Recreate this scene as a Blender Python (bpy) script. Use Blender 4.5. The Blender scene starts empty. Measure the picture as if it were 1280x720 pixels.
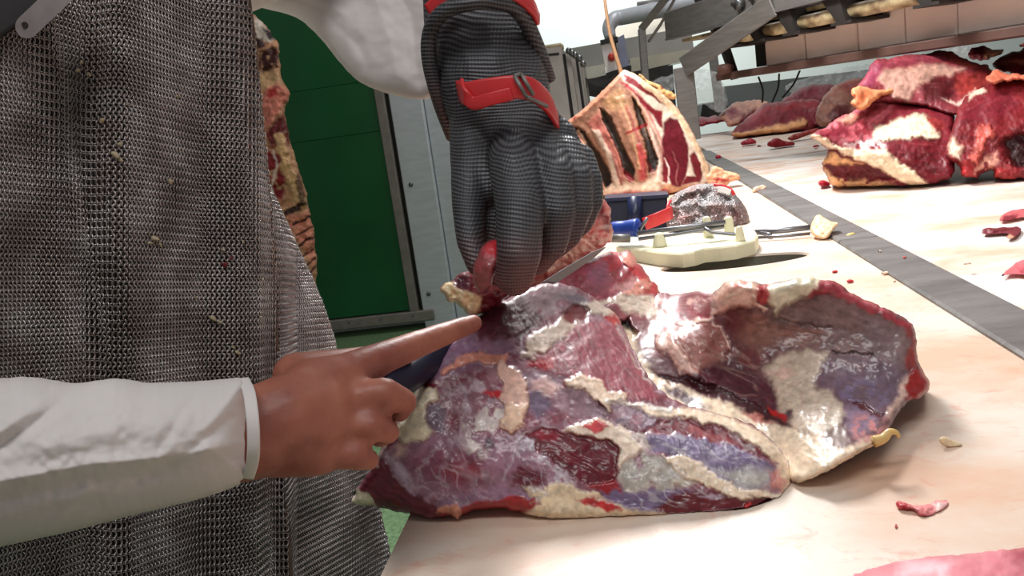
import bpy, math, random
import numpy as np
from mathutils import Vector, Matrix

# ------------------------------------------------------------------ camera
F = 1100.0                                   # focal length in pixels of the 1280x720 frame
CAM = np.array([0.0, 0.0, 1.2])
_y = np.array([121, 236, -1100.0]); _y /= np.linalg.norm(_y)     # world Y (along the table) seen in the camera
_z = np.array([-0.14, 1.0, 0.199]); _z -= _y * _z.dot(_y); _z /= np.linalg.norm(_z)
_x = np.cross(_y, _z)
RM = np.array([_x, _y, _z])                  # camera -> world rotation (columns: right, up, back)
RIGHT, UPV, FWD = RM[:, 0], RM[:, 1], -RM[:, 2]
TZ = 0.90                                    # table top height

def at(px, py, d):
    px = np.asarray(px, float); py = np.asarray(py, float); d = np.asarray(d, float)
    return CAM + d[..., None] * (((px - 640) / F)[..., None] * RIGHT + ((360 - py) / F)[..., None] * UPV + FWD)

def on(px, py, z=TZ):
    r = (px - 640) / F * RIGHT + (360 - py) / F * UPV + FWD
    return CAM + r * (z - CAM[2]) / r[2]

def dep(px, py, z=TZ):
    r = (px - 640) / F * RIGHT + (360 - py) / F * UPV + FWD
    return (z - CAM[2]) / r[2]

def proj(p):
    v = np.asarray(p, float) - CAM
    d = v @ FWD
    return 640 + F * (v @ RIGHT) / d, 360 - F * (v @ UPV) / d, d

sc = bpy.context.scene
col = sc.collection
cd = bpy.data.cameras.new('camera'); cam = bpy.data.objects.new('camera', cd); col.objects.link(cam)
cd.sensor_width = 36.0; cd.lens = 36.0 * F / 1280; cd.clip_start = 0.02; cd.clip_end = 60
cam.matrix_world = Matrix(((RM[0, 0], RM[0, 1], RM[0, 2], CAM[0]), (RM[1, 0], RM[1, 1], RM[1, 2], CAM[1]),
                           (RM[2, 0], RM[2, 1], RM[2, 2], CAM[2]), (0, 0, 0, 1)))
sc.camera = cam

# ------------------------------------------------------------------ light
wd = bpy.data.worlds.new('world'); sc.world = wd; wd.use_nodes = True
wd.node_tree.nodes['Background'].inputs[0].default_value = (1.0, 0.99, 0.99, 1)
wd.node_tree.nodes['Background'].inputs[1].default_value = 0.165

def area(name, loc, target, sx, sy, power, colr=(1, 0.99, 0.98)):
    l = bpy.data.lights.new(name, 'AREA'); l.shape = 'RECTANGLE'; l.size = sx; l.size_y = sy; l.energy = power; l.color = colr
    o = bpy.data.objects.new(name, l); col.objects.link(o); o.location = loc
    o.rotation_euler = (Vector(target) - Vector(loc)).to_track_quat('-Z', 'Y').to_euler()
    return o
# unseen ceiling lights over table and hall, plus two added fill lamps
area('ceiling_light_over_table', (-0.05, 2.5, 2.45), (0.15, 1.2, 0.9), 0.30, 0.7, 56)
area('ceiling_light_far', (0.3, 4.5, 3.1), (0.3, 4.5, 0), 0.4, 1.6, 22)
area('ceiling_light_hall', (0.2, 6.9, 3.2), (-0.2, 8.6, 1.5), 2.4, 0.5, 75, (0.95, 1.0, 0.98))
area('fill_light_near', (-0.15, -0.15, 2.6), (-0.1, 0.75, 0.9), 1.2, 0.35, 11)  # added fill from behind the camera, brightens meat front and apron
area('fill_light_belt', (0.55, 1.15, 2.3), (0.9, 2.6, 1.15), 0.35, 0.8, 9)  # added fill, set low to reach cartons and pile under the roller frame

vs = sc.view_settings
vs.view_transform = 'Standard'; vs.look = 'None'; vs.gamma = 1.0; vs.use_curve_mapping = False
vs.exposure = 0.27

# ------------------------------------------------------------------ numpy helpers
def lin(c):
    c = np.asarray(c, float) / 255.0
    return np.where(c <= 0.04045, c / 12.92, ((c + 0.055) / 1.055) ** 2.4)

def _hash(ix, iy, iz, seed):
    h = (ix.astype(np.int64) * 374761393 + iy.astype(np.int64) * 668265263 + iz.astype(np.int64) * 2147483647 + seed * 1274126177) & 0xffffffff
    h = ((h ^ (h >> 13)) * 1274126177) & 0xffffffff
    h = h ^ (h >> 16)
    return (h & 0xffff) / 65535.0 * 2 - 1

def noise(x, y, z=None, seed=0):
    x = np.asarray(x, float); y = np.asarray(y, float); z = np.zeros_like(x) if z is None else np.asarray(z, float)
    ix, iy, iz = np.floor(x), np.floor(y), np.floor(z)
    fx, fy, fz = x - ix, y - iy, z - iz
    fx, fy, fz = [f * f * f * (f * (f * 6 - 15) + 10) for f in (fx, fy, fz)]
    r = 0
    for a in (0, 1):
        wa = fx if a else 1 - fx
        for b in (0, 1):
            wb = fy if b else 1 - fy
            for c in (0, 1):
                wc = fz if c else 1 - fz
                r = r + wa * wb * wc * _hash(ix + a, iy + b, iz + c, seed)
    return r

def fbm(x, y, z=None, seed=0, oct=4):
    r = 0; a = 1.0; s = 1.0
    for k in range(oct):
        r = r + a * noise(np.asarray(x) * s, np.asarray(y) * s, None if z is None else np.asarray(z) * s, seed + 17 * k)
        a *= 0.5; s *= 2.03
    return r

def sstep(e0, e1, x):
    t = np.clip((x - e0) / (e1 - e0), 0, 1)
    return t * t * (3 - 2 * t)

def sdist(px, py, poly):
    """signed distance (positive inside) of points to a closed polygon"""
    P = np.asarray(poly, float); n = len(P)
    best = np.full(px.shape, 1e18); inside = np.zeros(px.shape, bool)
    for i in range(n):
        x0, y0 = P[i]; x1, y1 = P[(i + 1) % n]
        ex, ey = x1 - x0, y1 - y0
        L = ex * ex + ey * ey + 1e-12
        t = np.clip(((px - x0) * ex + (py - y0) * ey) / L, 0, 1)
        best = np.minimum(best, (px - x0 - t * ex) ** 2 + (py - y0 - t * ey) ** 2)
        c = ((y0 > py) != (y1 > py))
        with np.errstate(divide='ignore', invalid='ignore'):
            xi = ex * (py - y0) / (ey if abs(ey) > 1e-12 else 1e-12) + x0
        inside ^= c & (px < xi)
    return np.where(inside, 1, -1) * np.sqrt(best)

def ldist(px, py, line):
    P = np.asarray(line, float); best = np.full(px.shape, 1e18)
    for i in range(len(P) - 1):
        x0, y0 = P[i]; x1, y1 = P[i + 1]; ex, ey = x1 - x0, y1 - y0
        t = np.clip(((px - x0) * ex + (py - y0) * ey) / (ex * ex + ey * ey + 1e-12), 0, 1)
        best = np.minimum(best, (px - x0 - t * ex) ** 2 + (py - y0 - t * ey) ** 2)
    return np.sqrt(best)

def tps(pts, lam=1e-4):
    """thin plate spline through (x, y, value)"""
    A = np.asarray(pts, float); X = A[:, :2] / 100; v = A[:, 2]; n = len(X)
    def U(r2): return np.where(r2 > 0, r2 * np.log(np.maximum(r2, 1e-12)), 0)
    K = U(((X[:, None] - X[None]) ** 2).sum(-1)) + lam * np.eye(n)
    P = np.c_[np.ones(n), X]
    M = np.zeros((n + 3, n + 3)); M[:n, :n] = K; M[:n, n:] = P; M[n:, :n] = P.T
    w = np.linalg.solve(M, np.r_[v, 0, 0, 0])
    def f(px, py):
        px = np.asarray(px, float) / 100; py = np.asarray(py, float) / 100
        out = w[n] + w[n + 1] * px + w[n + 2] * py
        for i in range(n):
            out = out + w[i] * U((px - X[i, 0]) ** 2 + (py - X[i, 1]) ** 2)
        return out
    return f

def chaikin(P, k=2, closed=True):
    P = np.asarray(P, float)
    for _ in range(k):
        Q = np.roll(P, -1, 0) if closed else P[1:]
        B = P if closed else P[:-1]
        R = np.empty((2 * len(B), P.shape[1])); R[0::2] = .75 * B + .25 * Q; R[1::2] = .25 * B + .75 * Q
        if not closed: R = np.vstack([P[:1], R, P[-1:]])
        P = R
    return P

# ------------------------------------------------------------------ materials
MATS = {}
def nodes(name):
    m = bpy.data.materials.new(name); m.use_nodes = True
    nt = m.node_tree; return m, nt, nt.nodes['Principled BSDF']

def mat(name, c, rough=0.5, metal=0.0, var=0.0, vscale=30, bump=0.0, bscale=60, spec=0.5, coat=0.0, trans=0.0, alpha=1.0, c2=None, stretch=None):
    """plain procedural material: colour varied by noise, with fine bump"""
    if name in MATS: return MATS[name]
    m, nt, b = nodes(name); L = nt.links
    a = lin(c)
    b.inputs['Base Color'].default_value = (*a, 1); b.inputs['Roughness'].default_value = rough; b.inputs['Metallic'].default_value = metal
    b.inputs['Specular IOR Level'].default_value = spec; b.inputs['Coat Weight'].default_value = coat; b.inputs['Coat Roughness'].default_value = 0.15
    b.inputs['Transmission Weight'].default_value = trans; b.inputs['Alpha'].default_value = alpha
    tc = nt.nodes.new('ShaderNodeTexCoord'); src = tc.outputs['Object']
    if stretch:
        mp = nt.nodes.new('ShaderNodeMapping'); mp.inputs['Scale'].default_value = stretch; L.new(src, mp.inputs[0]); src = mp.outputs[0]
    if var > 0:
        n = nt.nodes.new('ShaderNodeTexNoise'); n.inputs['Scale'].default_value = vscale; n.inputs['Detail'].default_value = 5; L.new(src, n.inputs['Vector'])
        r = nt.nodes.new('ShaderNodeValToRGB'); L.new(n.outputs['Fac'], r.inputs[0])
        lo = a * (1 - var) if c2 is None else lin(c2)
        r.color_ramp.elements[0].position = 0.36; r.color_ramp.elements[0].color = (*lo, 1)
        r.color_ramp.elements[1].position = 0.64; r.color_ramp.elements[1].color = (*np.minimum(a * (1 + var * .5), 1), 1)
        L.new(r.outputs[0], b.inputs['Base Color'])
    if bump > 0:
        n = nt.nodes.new('ShaderNodeTexNoise'); n.inputs['Scale'].default_value = bscale; n.inputs['Detail'].default_value = 4; L.new(src, n.inputs['Vector'])
        bp = nt.nodes.new('ShaderNodeBump'); bp.inputs['Strength'].default_value = bump; bp.inputs['Distance'].default_value = 0.004
        L.new(n.outputs['Fac'], bp.inputs['Height']); L.new(bp.outputs[0], b.inputs['Normal'])
    MATS[name] = m
    return m

def meat_material(name, scale=1.0, rough=0.40, coat=0.30, bump=0.16):
    """wet flesh: the colour of muscle, fat and membrane is stored on the mesh; noise adds grain, sheen and fine relief"""
    if name in MATS: return MATS[name]
    m, nt, b = nodes(name); L = nt.links
    at_ = nt.nodes.new('ShaderNodeAttribute'); at_.attribute_name = 'Col'
    tc = nt.nodes.new('ShaderNodeTexCoord')
    n = nt.nodes.new('ShaderNodeTexNoise'); n.inputs['Scale'].default_value = 170 / scale; n.inputs['Detail'].default_value = 5; L.new(tc.outputs['Object'], n.inputs['Vector'])
    mr = nt.nodes.new('ShaderNodeMapRange'); mr.inputs[1].default_value = .3; mr.inputs[2].default_value = .7; mr.inputs[3].default_value = .78; mr.inputs[4].default_value = 1.18
    L.new(n.outputs['Fac'], mr.inputs[0])
    mx = nt.nodes.new('ShaderNodeMix'); mx.data_type = 'RGBA'; mx.blend_type = 'MULTIPLY'; mx.inputs[0].default_value = 1
    L.new(at_.outputs['Color'], mx.inputs[6]); L.new(mr.outputs[0], mx.inputs[7]); L.new(mx.outputs[2], b.inputs['Base Color'])
    n2 = nt.nodes.new('ShaderNodeTexNoise'); n2.inputs['Scale'].default_value = 75 / scale; n2.inputs['Detail'].default_value = 5; L.new(tc.outputs['Object'], n2.inputs['Vector'])
    bp = nt.nodes.new('ShaderNodeBump'); bp.inputs['Strength'].default_value = bump; bp.inputs['Distance'].default_value = 0.004 * scale
    L.new(n2.outputs['Fac'], bp.inputs['Height']); L.new(bp.outputs[0], b.inputs['Normal']); L.new(bp.outputs[0], b.inputs['Coat Normal'])
    b.inputs['Roughness'].default_value = rough if scale < 1.5 else .55; b.inputs['Specular IOR Level'].default_value = .45 if scale < 1.5 else .28
    b.inputs['Coat Weight'].default_value = coat if scale < 1.5 else coat * .3; b.inputs['Coat Roughness'].default_value = .12 if scale < 1.5 else .25
    b.inputs['Subsurface Weight'].default_value = .12; b.inputs['Subsurface Radius'].default_value = (.008 * scale, .003 * scale, .002 * scale); b.inputs['Subsurface Scale'].default_value = 1.0
    MATS[name] = m
    return m

# ------------------------------------------------------------------ objects
WL = {}
def props(o, label=None, cat=None, group=None, kind=None):
    if label: o['label'] = label
    if cat: o['category'] = cat
    if group: o['group'] = group
    if kind: o['kind'] = kind
    return o

def place(o, loc, parent):
    o.location = Vector(loc); WL[o.name] = Vector(loc)
    if parent is not None:
        o.parent = parent; o.matrix_parent_inverse = Matrix.Translation(-WL[parent.name])
    col.objects.link(o)
    return o

def empty(name, loc, label=None, cat=None, group=None, kind=None):
    o = bpy.data.objects.new(name, None); o.empty_display_size = .05
    place(o, loc, None); return props(o, label, cat, group, kind)

def mk(name, V, Fc, material, parent=None, smooth=False, cols=None, origin=None, **kw):
    V = np.asarray(V, float)
    lo, hi = V.min(0), V.max(0)
    c = np.array([(lo[0] + hi[0]) / 2, (lo[1] + hi[1]) / 2, lo[2]]) if origin is None else np.asarray(origin, float)
    me = bpy.data.meshes.new(name)
    if isinstance(Fc, np.ndarray):
        n, k = Fc.shape
        me.vertices.add(len(V)); me.vertices.foreach_set('co', (V - c).astype(np.float32).ravel())
        me.loops.add(n * k); me.loops.foreach_set('vertex_index', Fc.astype(np.int32).ravel())
        me.polygons.add(n); me.polygons.foreach_set('loop_start', np.arange(0, n * k, k, dtype=np.int32))
        me.update(calc_edges=True)
    else:
        me.from_pydata([tuple(v) for v in (V - c)], [], [tuple(f) for f in Fc]); me.update()
    if smooth: me.polygons.foreach_set('use_smooth', np.ones(len(me.polygons), bool))
    if cols is not None:
        a = me.color_attributes.new('Col', 'FLOAT_COLOR', 'POINT')
        a.data.foreach_set('color', np.c_[cols, np.ones(len(cols))].astype(np.float32).ravel())
    me.materials.append(material)
    o = bpy.data.objects.new(name, me); place(o, c, parent)
    return props(o, **kw)

class MB:
    """collects simple solids into one mesh"""
    def __init__(s): s.V = []; s.F = []
    def add(s, V, Fc):
        k = len(s.V); s.V += [tuple(v) for v in V]; s.F += [tuple(i + k for i in f) for f in Fc]; return s
    def box(s, c, size, ax=None, bev=0.0):
        c = np.asarray(c, float); h = np.asarray(size, float) / 2
        ax = np.eye(3) if ax is None else np.asarray(ax, float)
        if bev <= 0:
            P = [c + ax.T @ (h * np.array(q)) for q in [(-1,-1,-1),(1,-1,-1),(1,1,-1),(-1,1,-1),(-1,-1,1),(1,-1,1),(1,1,1),(-1,1,1)]]
            return s.add(P, [(0,3,2,1),(4,5,6,7),(0,1,5,4),(1,2,6,5),(2,3,7,6),(3,0,4,7)])
        b = min(bev, h.min() * .9); V = []; idx = {}
        for sx in (-1, 1):
            for sy in (-1, 1):
                for sz in (-1, 1):
                    q = np.array([sx, sy, sz])
                    for k in range(3):
                        o = h - b; o = o.copy(); o[k] = h[k]
                        idx[(sx, sy, sz, k)] = len(V); V.append(c + ax.T @ (o * q))
        Fc = []
        for k in range(3):
            i, j = [(1, 2), (2, 0), (0, 1)][k]
            for sg in (-1, 1):
                qs = []
                for a, b2 in ((-1, -1), (1, -1), (1, 1), (-1, 1)):
                    t = [0, 0, 0]; t[k] = sg; t[i] = a; t[j] = b2; qs.append(idx[(*t, k)])
                Fc.append(qs if sg > 0 else qs[::-1])
        for k in range(3):
            i, j = [(1, 2), (2, 0), (0, 1)][k]
            for a in (-1, 1):
                for b2 in (-1, 1):
                    t0 = [0, 0, 0]; t0[i] = a; t0[j] = b2; t1 = list(t0); t0[k] = -1; t1[k] = 1
                    q = [idx[(*t0, i)], idx[(*t1, i)], idx[(*t1, j)], idx[(*t0, j)]]
                    Fc.append(q if a * b2 > 0 else q[::-1])
        for sx in (-1, 1):
            for sy in (-1, 1):
                for sz in (-1, 1):
                    q = [idx[(sx, sy, sz, k)] for k in range(3)]
                    Fc.append(q if sx * sy * sz > 0 else q[::-1])
        return s.add(V, Fc)
    def bar(s, p0, p1, w, t, up=(0, 0, 1), bev=0.0):
        p0 = np.asarray(p0, float); p1 = np.asarray(p1, float); d = p1 - p0; L = np.linalg.norm(d); d /= L
        u = np.asarray(up, float); sd = np.cross(d, u); sd /= np.linalg.norm(sd); u = np.cross(sd, d)
        return s.box((p0 + p1) / 2, (L, w, t), (d, sd, u), bev)
    def tube(s, pts, rad, seg=12, caps=True):
        V, Fc = tube_geo(pts, rad, seg, caps); return s.add(V, Fc)
    def build(s, name, material, parent=None, smooth=False, **kw):
        return mk(name, s.V, s.F, material, parent, smooth, **kw)

def frames(pts):
    P = np.asarray(pts, float); T = np.gradient(P, axis=0); T /= np.linalg.norm(T, axis=1)[:, None]
    u = np.array([0, 0, 1.0]) if abs(T[0][2]) < .9 else np.array([1.0, 0, 0])
    U = []
    for t in T:
        u = u - t * u.dot(t); u /= np.linalg.norm(u); U.append(u)
    U = np.array(U); return P, T, U, np.cross(T, U)

def tube_geo(pts, rad, seg=12, caps=True):
    P, T, U, W = frames(pts); n = len(P)
    r = np.broadcast_to(np.asarray(rad, float), (n,)) if np.ndim(rad) < 2 else np.asarray(rad, float)
    a = np.linspace(0, 2 * np.pi, seg, endpoint=False)
    if r.ndim == 1: ru = rw = r
    else: ru, rw = r[:, 0], r[:, 1]
    V = (P[:, None] + ru[:, None, None] * np.cos(a)[None, :, None] * U[:, None] + rw[:, None, None] * np.sin(a)[None, :, None] * W[:, None]).reshape(-1, 3)
    Fc = [(i * seg + j, i * seg + (j + 1) % seg, (i + 1) * seg + (j + 1) % seg, (i + 1) * seg + j) for i in range(n - 1) for j in range(seg)]
    V = [tuple(v) for v in V]
    if caps:
        Fc.append(tuple(range(seg))[::-1]); Fc.append(tuple((n - 1) * seg + j for j in range(seg)))
    return V, Fc

def spline(pts, n=8):
    """Catmull-Rom through points of any dimension"""
    P = np.asarray(pts, float); Q = np.vstack([2 * P[0] - P[1], P, 2 * P[-1] - P[-2]]); out = []
    for i in range(1, len(Q) - 2):
        for t in np.linspace(0, 1, n, endpoint=False):
            a, b, c, d = Q[i - 1], Q[i], Q[i + 1], Q[i + 2]
            out.append(.5 * ((2 * b) + (c - a) * t + (2 * a - 5 * b + 4 * c - d) * t * t + (3 * b - a - 3 * c + d) * t ** 3))
    out.append(P[-1]); return np.array(out)

def blob_union(name, segs, voxel, smooth_it, material, parent=None, cols=None, **kw):
    """one continuous surface grown over tapered capsules (p0, r0, p1, r1)"""
    V = []; Fc = []
    for p0, r0, p1, r1 in segs:
        p0 = np.asarray(p0, float); p1 = np.asarray(p1, float); d = p1 - p0; L = np.linalg.norm(d)
        d = d / L if L > 1e-6 else np.array([0, 0, 1.0])
        u = np.array([0, 0, 1.0]) if abs(d[2]) < .9 else np.array([1.0, 0, 0]); u = u - d * u.dot(d); u /= np.linalg.norm(u); w = np.cross(d, u)
        k0 = len(V); seg = 14; rings = []
        th = list(np.linspace(-np.pi / 2, 0, 5)[1:]); 
        for t in th: rings.append((p0 + d * r0 * math.sin(t), r0 * math.cos(t)))
        for t in [-x for x in th[::-1]]: rings.append((p1 + d * r1 * math.sin(t), r1 * math.cos(t)))
        for c, r in rings:
            for j in range(seg):
                a = 2 * np.pi * j / seg; V.append(c + r * (math.cos(a) * u + math.sin(a) * w))
        n = len(rings); b0 = len(V); V.append(p0 - d * r0); V.append(p1 + d * r1)
        for i in range(n - 1):
            for j in range(seg):
                Fc.append((k0 + i * seg + j, k0 + i * seg + (j + 1) % seg, k0 + (i + 1) * seg + (j + 1) % seg, k0 + (i + 1) * seg + j))
        for j in range(seg):
            Fc.append((b0, k0 + (j + 1) % seg, k0 + j)); q = k0 + (n - 1) * seg; Fc.append((b0 + 1, q + j, q + (j + 1) % seg))
    me = bpy.data.meshes.new('tmp'); me.from_pydata([tuple(v) for v in V], [], Fc); me.update()
    o = bpy.data.objects.new('tmp', me); col.objects.link(o)
    md = o.modifiers.new('r', 'REMESH'); md.mode = 'VOXEL'; md.voxel_size = voxel
    ms = o.modifiers.new('s', 'SMOOTH'); ms.factor = .5; ms.iterations = smooth_it
    bpy.context.view_layer.update()
    ev = o.evaluated_get(bpy.context.evaluated_depsgraph_get()); m2 = ev.to_mesh()
    n = len(m2.vertices); co = np.empty(n * 3, np.float32); m2.vertices.foreach_get('co', co); co = co.reshape(-1, 3).astype(float)
    faces = [tuple(p.vertices) for p in m2.polygons]; ev.to_mesh_clear()
    bpy.data.objects.remove(o); bpy.data.meshes.remove(me)
    if all(len(f) == 4 for f in faces): faces = np.array(faces)
    if cols is not None: cols = cols(co)
    return mk(name, co, faces, material, parent, True, cols=cols, **kw)

# ------------------------------------------------------------------ flesh builder
def paint(px, py, base, layers, seed=0, warp=3.0, wscale=11.0):
    """colour (linear) and relief (m, towards the viewer side) of a cut surface, region by region"""
    wx = px + warp * fbm(px / wscale, py / wscale, seed=seed + 1) + .28 * warp * noise(px / 2.6, py / 2.6, seed=seed + 6)
    wy = py + warp * fbm(px / wscale, py / wscale, seed=seed + 2) + .28 * warp * noise(px / 2.6, py / 2.6, seed=seed + 7)
    C = np.tile(lin(base), (len(px), 1)); H = np.zeros(len(px))
    for L in layers:
        c8 = np.asarray(L['c'], float); c8 = c8 + (255 - c8) * .25 if c8.min() > 132 else c8
        shape, c = L['s'], lin(c8); f = L.get('f', 2.0) * 1.25
        if L.get('line'): sd = L.get('w', 2.0) * (1 + .4 * noise(px / 9, py / 9, seed=seed + 5)) - ldist(wx, wy, shape)
        else: sd = sdist(wx, wy, shape)
        m = sstep(-f, f, sd) * L.get('a', 1.0)
        if 'veil' in L:                                   # patchy membrane
            m = m * sstep(-.15, .5, fbm(px / L['veil'], py / L['veil'], seed=seed + 9) + L.get('vb', 0.1))
        if 'rid' in L:                                    # thin strands along an angle
            ang, k1, k2 = L['rid']; ang = math.radians(ang)
            qx = px + 5 * noise(px / 21, py / 21, seed=seed + 61); qy = py + 5 * noise(px / 21, py / 21, seed=seed + 62)
            u = qx * math.cos(ang) + qy * math.sin(ang); v = -qx * math.sin(ang) + qy * math.cos(ang)
            m = m * sstep(.80, .97, 1 - np.abs(noise(u / k1, v / k2, seed=seed + int(k1)))) * sstep(-.5, .3, noise(px / 30, py / 30, seed=seed + 64))
        cc = np.tile(c, (len(px), 1))
        if 'fib' in L:                                    # muscle fibres along an angle
            ang, amp = math.radians(L['fib'][0]), L['fib'][1]; sc_ = L['fib'][2] if len(L['fib']) > 2 else 3.0
            u = px * math.cos(ang) + py * math.sin(ang); v = -px * math.sin(ang) + py * math.cos(ang)
            u = u + 2 * noise(px / 13, py / 13, seed=seed + 33); v = v + 2.5 * noise(px / 15, py / 15, seed=seed + 34)
            g = fbm(u / (sc_ * 6), v / (sc_ * .8), seed=seed + 31, oct=3)
            cc = cc * (1 + .6 * amp * g)[:, None] + np.clip(g - .5, 0, 1)[:, None] * amp * .3 * np.array([.5, .35, .3])  # second term paints pale highlights along the fibres
            H = H + m * g * .00025 * L.get('fr', 1.0)
        C = C * (1 - m)[:, None] + cc * m[:, None]
        H = H + m * L.get('h', 0.0)
    return np.clip(C, .002, 1), H

def flesh(name, outline, depth, thick, base, layers, parent=None, step=1.7, edge=14, edge_r=.012, seed=0, rough_h=.0012, rough_s=22, floor_z=TZ,
          warp=3.0, wscale=11.0, mottled=.12, mat_scale=1.0, jag=1.2, smooth_k=1, material=None, **kw):
    """a cut of meat as a closed solid: outline traced at the given depths, rounded rim, relief and thickness"""
    O = chaikin(outline, smooth_k); 
    # resample rim
    S = np.vstack([O, O[:1]]); dl = np.r_[0, np.cumsum(np.linalg.norm(np.diff(S, axis=0), axis=1))]
    t = np.arange(0, dl[-1], step * .8); O = np.c_[np.interp(t, dl, S[:, 0]), np.interp(t, dl, S[:, 1])]
    O = O + jag * np.c_[fbm(t / 9, t * 0, seed=seed + 3), fbm(t / 9, t * 0 + 7, seed=seed + 4)]
    lo, hi = O.min(0) - step, O.max(0) + step
    gx = np.arange(lo[0], hi[0], step); gy = np.arange(lo[1], hi[1], step); X, Y = np.meshgrid(gx, gy)
    sd = sdist(X.ravel(), Y.ravel(), O[::max(1, int(4 / step))]).reshape(X.shape); ins = sd > step * .35
    q = ins[:-1, :-1] & ins[1:, :-1] & ins[:-1, 1:] & ins[1:, 1:]
    used = np.zeros_like(ins); used[:-1, :-1] |= q; used[1:, :-1] |= q; used[:-1, 1:] |= q; used[1:, 1:] |= q
    idx = -np.ones(X.shape, int); idx[used] = np.arange(used.sum())
    px, py = X[used].copy(), Y[used].copy()
    i, j = np.nonzero(q)
    quads = np.c_[idx[i, j], idx[i + 1, j], idx[i + 1, j + 1], idx[i, j + 1]]
    # rim vertices snap to the outline
    e = np.sort(np.vstack([quads[:, [0, 1]], quads[:, [1, 2]], quads[:, [2, 3]], quads[:, [3, 0]]]), 1)
    ed = np.vstack([quads[:, [0, 1]], quads[:, [1, 2]], quads[:, [2, 3]], quads[:, [3, 0]]])
    key = e[:, 0] * (len(px) + 1) + e[:, 1]
    _, inv, cnt = np.unique(key, return_inverse=True, return_counts=True)
    be = ed[cnt[inv] == 1]
    bv = np.unique(be)
    near = ((px[bv, None] - O[None, :, 0]) ** 2 + (py[bv, None] - O[None, :, 1]) ** 2).argmin(1)
    px[bv] = O[near, 0]; py[bv] = O[near, 1]
    sdv = np.maximum(sdist(px, py, O), 0); sdv[bv] = 0
    tt = np.clip(sdv / edge, 0, 1); rnd = np.sqrt(np.clip(1 - (1 - tt) ** 2, 0, 1))
    C, H = paint(px, py, base, layers, seed, warp, wscale)
    mv = 1 + mottled * fbm(px / 14, py / 14, seed=seed + 41) + mottled * .7 * fbm(px / 4, py / 4, seed=seed + 43, oct=2)
    C = np.clip(C * mv[:, None], 0.002, 1)
    d = depth(px, py) if callable(depth) else np.full(px.shape, float(depth))
    H = (H + rough_h * fbm(px / rough_s, py / rough_s, seed=seed + 51)) * np.clip(tt * 1.5, 0, 1)
    dmid = d + edge_r
    front = at(px, py, dmid - edge_r * rnd - H)
    th = thick(px, py) if callable(thick) else thick
    back = at(px, py, dmid + th * rnd)
    if floor_z is not None:
        front[:, 2] = np.maximum(front[:, 2], floor_z + .0008); back[:, 2] = np.maximum(back[:, 2], floor_z + .0005)
    n = len(px)
    Cb = np.clip(np.tile(np.asarray(lin(base)), (n, 1)) * mv[:, None], .002, 1)
    isb = np.zeros(n, bool); isb[bv] = True
    m = np.arange(n) + n; m[isb] = np.nonzero(isb)[0]
    # compact: back copies of rim vertices are the rim vertices themselves
    keep = ~isb; newi = np.empty(n, int); newi[keep] = n + np.arange(keep.sum()); newi[isb] = np.nonzero(isb)[0]
    V = np.vstack([front, back[keep]]); CC = np.vstack([C, Cb[keep]])
    Q = np.vstack([quads, newi[quads][:, ::-1]])
    # drop back quads that collapsed on the rim
    return mk(name, V, Q, material or meat_material('wet flesh' if mat_scale == 1 else 'wet flesh %.1f' % mat_scale, mat_scale), parent, True, cols=CC, **kw)

# ================================================================== the room
M_floor = mat('green speckled floor', (105, 135, 95), .55, var=.35, vscale=60, bump=.3, bscale=200)
M_wall = mat('white wall panel', (235, 240, 238), .5, var=.03, vscale=2)
M_green = mat('green door sheet', (14, 92, 48), .42, var=.10, vscale=3, bump=.1, bscale=8)
M_trim = mat('grey metal trim', (132, 126, 118), .5, .0, var=.15, vscale=20)
M_white_trim = mat('white painted jamb', (198, 204, 208), .5, var=.08, vscale=9, stretch=(1, 1, 6))
M_steel = mat('brushed steel', (126, 123, 119), .5, .45, var=.16, vscale=12, stretch=(1, 1, 8))
M_steel2 = mat('dull steel', (128, 126, 124), .5, .55, var=.2, vscale=10)
M_dark = mat('dark metal', (52, 48, 46), .55, .3, var=.25, vscale=14)
M_black = mat('black gap', (14, 13, 13), .7)
M_grey = mat('grey painted sheet', (150, 150, 150), .5, .1, var=.1, vscale=5)
M_rivet = mat('rivet steel', (120, 122, 124), .35, .8, var=.1)

mk('floor', [(-6, -4, 0), (6, -4, 0), (6, 9.2, 0), (-6, 9.2, 0), (-6, -4, -.1), (6, -4, -.1), (6, 9.2, -.1), (-6, 9.2, -.1)],
   [(0, 1, 2, 3), (7, 6, 5, 4), (0, 4, 5, 1), (1, 5, 6, 2), (2, 6, 7, 3), (3, 7, 4, 0)], M_floor, kind='structure')
MB().box((0, 9.1, 2.0), (12, .2, 4.0)).build('wall_back', M_wall, kind='structure')
DY = 5.12                                               # plane of the door
pl = lambda px, py: (lambda r: CAM + r * (DY - CAM[1]) / r[1])((px - 640) / F * RIGHT + (360 - py) / F * UPV + FWD)
xr = pl(529, 397)[0]; xw = pl(566, 300)[0]
MB().box((-3.6, DY + .22, 2.0), (2 * (xr + 3.6) + .1, .2, 4.0)).build('wall_left', M_wall, kind='structure')
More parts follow.
